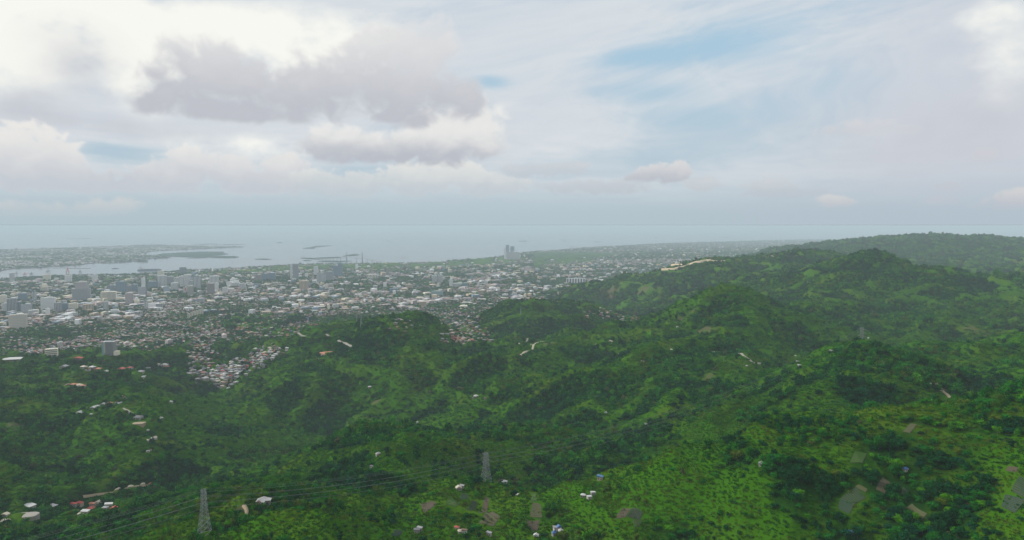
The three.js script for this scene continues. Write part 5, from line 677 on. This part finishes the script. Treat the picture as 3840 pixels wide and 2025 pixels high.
plot('long bare plot right below the second pylon', [[1790, 1922], [1812, 1924], [1836, 1872], [1820, 1862]], 0, soilA, rowDark, true);
plot('dug over plot at the bottom right of the knoll', [[1796, 1966], [1850, 1976], [1878, 1940], [1848, 1916]], 5, soilA, rowStraw, false);
plot('dark bedded plot left of the long bare plot', [[1746, 1908], [1768, 1918], [1790, 1882], [1770, 1876]], 6, soilB, rowDark, true);
plot('green striped plot behind the dark bedded plot', [[1672, 1890], [1712, 1902], [1724, 1886], [1690, 1866]], 7, soilB, rowGreen, false);
plot('small dark plot beside the cream hut', [[1725, 1872], [1752, 1874], [1756, 1856], [1730, 1852]], 5, soilB, rowTeal, false);
plot('grey green plot low on the knoll', [[1465, 2008], [1500, 2012], [1512, 1992], [1480, 1986]], 6, soilB, rowTeal, false);
plot('oval bare plot at the foot of the near ridge', [[1972, 1950], [2024, 1948], [2018, 1988], [1990, 1990]], 0, soilA, rowDark, true);
plot('striped plot above the oval bare plot', [[1986, 1938], [2034, 1942], [2028, 1892], [1996, 1882]], 9, soilB, rowStraw, false);
plot('narrow striped plot above the striped plot', [[1992, 1880], [2014, 1880], [2010, 1852], [1994, 1852]], 6, soilB, rowGreen, false);
plot('teal netted plot on the near right slope', [[2350, 1938], [2400, 1952], [2412, 1924], [2374, 1906]], 7, soilB, rowTeal, true);
plot('lower tail of the teal netted plot', [[2378, 1978], [2398, 1976], [2408, 1950], [2372, 1950]], 5, soilB, rowGreen, true);
plot('bare plot beside the teal netted plot', [[2308, 1946], [2344, 1942], [2368, 1908], [2336, 1904]], 0, soilA, rowDark, true);
plot('dark green bedded plot on the farmed slope', [[3146, 1874], [3196, 1898], [3248, 1868], [3212, 1824]], 10, soilB, rowDark, false);
plot('pale edged beds above the dark green plot', [[3206, 1826], [3246, 1848], [3254, 1836], [3220, 1818]], 4, soilA, rowStraw, false);
plot('grey bedded plot below the dark green plot', [[3142, 1908], [3186, 1928], [3202, 1896], [3150, 1874]], 8, soilB, rowTeal, false);
plot('bare brown plot in the middle of the farmed slope', [[3284, 1836], [3316, 1852], [3360, 1822], [3310, 1790]], 6, soilA, soilB, false);
plot('striped straw plot low on the farmed slope', [[3394, 1906], [3462, 1948], [3478, 1928], [3420, 1890]], 7, soilB, rowStraw, false);
plot('bedded plot at the right edge, upper', [[3790, 1842], [3844, 1872], [3850, 1800], [3824, 1786]], 9, soilB, rowDark, false);
plot('bedded plot at the right edge, lower', [[3754, 1900], [3808, 1924], [3846, 1876], [3768, 1856]], 9, soilB, rowTeal, false);
plot('small bare plot near the right edge', [[3770, 1766], [3808, 1774], [3822, 1756], [3780, 1750]], 0, soilA, rowDark, true);
plot('faint striped plot high on the farmed slope', [[3386, 1622], [3412, 1626], [3440, 1592], [3414, 1588]], 6, soilB, rowStraw, false);
plot('pale green striped plot left on the farmed slope', [[3186, 1736], [3234, 1738], [3252, 1700], [3206, 1692]], 8, soilB, rowGreen, false);
plot('dark narrow plot right of the bare brown plot', [[3378, 1852], [3404, 1866], [3410, 1846], [3386, 1826]], 4, soilB, rowTeal, false);

for (const [sx, sy, n] of [[989, 1888, 'long white farmhouse'], [1419, 1707, 'grey knoll hut'], [1720, 1834, 'round cream hut'], [1713, 1982, 'small red hut'], [2251, 1797, 'blue ridge hut'], [2200, 1862, 'three white ridge huts'], [2085, 1995, 'blue hut cluster'], [1931, 1858, 'white ridge foot hut'], [2855, 1744, 'grey slope hut'], [3397, 1764, 'tarpaulin hut'], [3192, 2006, 'blue tarpaulin shed'], [1563, 1995, 'dark bottom hut'], [2721, 1690, 'ridge crest middle'], [3300, 1545, 'ridge crest end'], [1100, 1950, 'lower left knoll top'], [3700, 1600, 'upper right corner slope'], [2700, 1980, 'bottom middle slope']]) { const p = sighted(sx, sy); landmark(n, p.x, p.z); }

plantAll();
fillTown();
renderer.render(scene, camera);
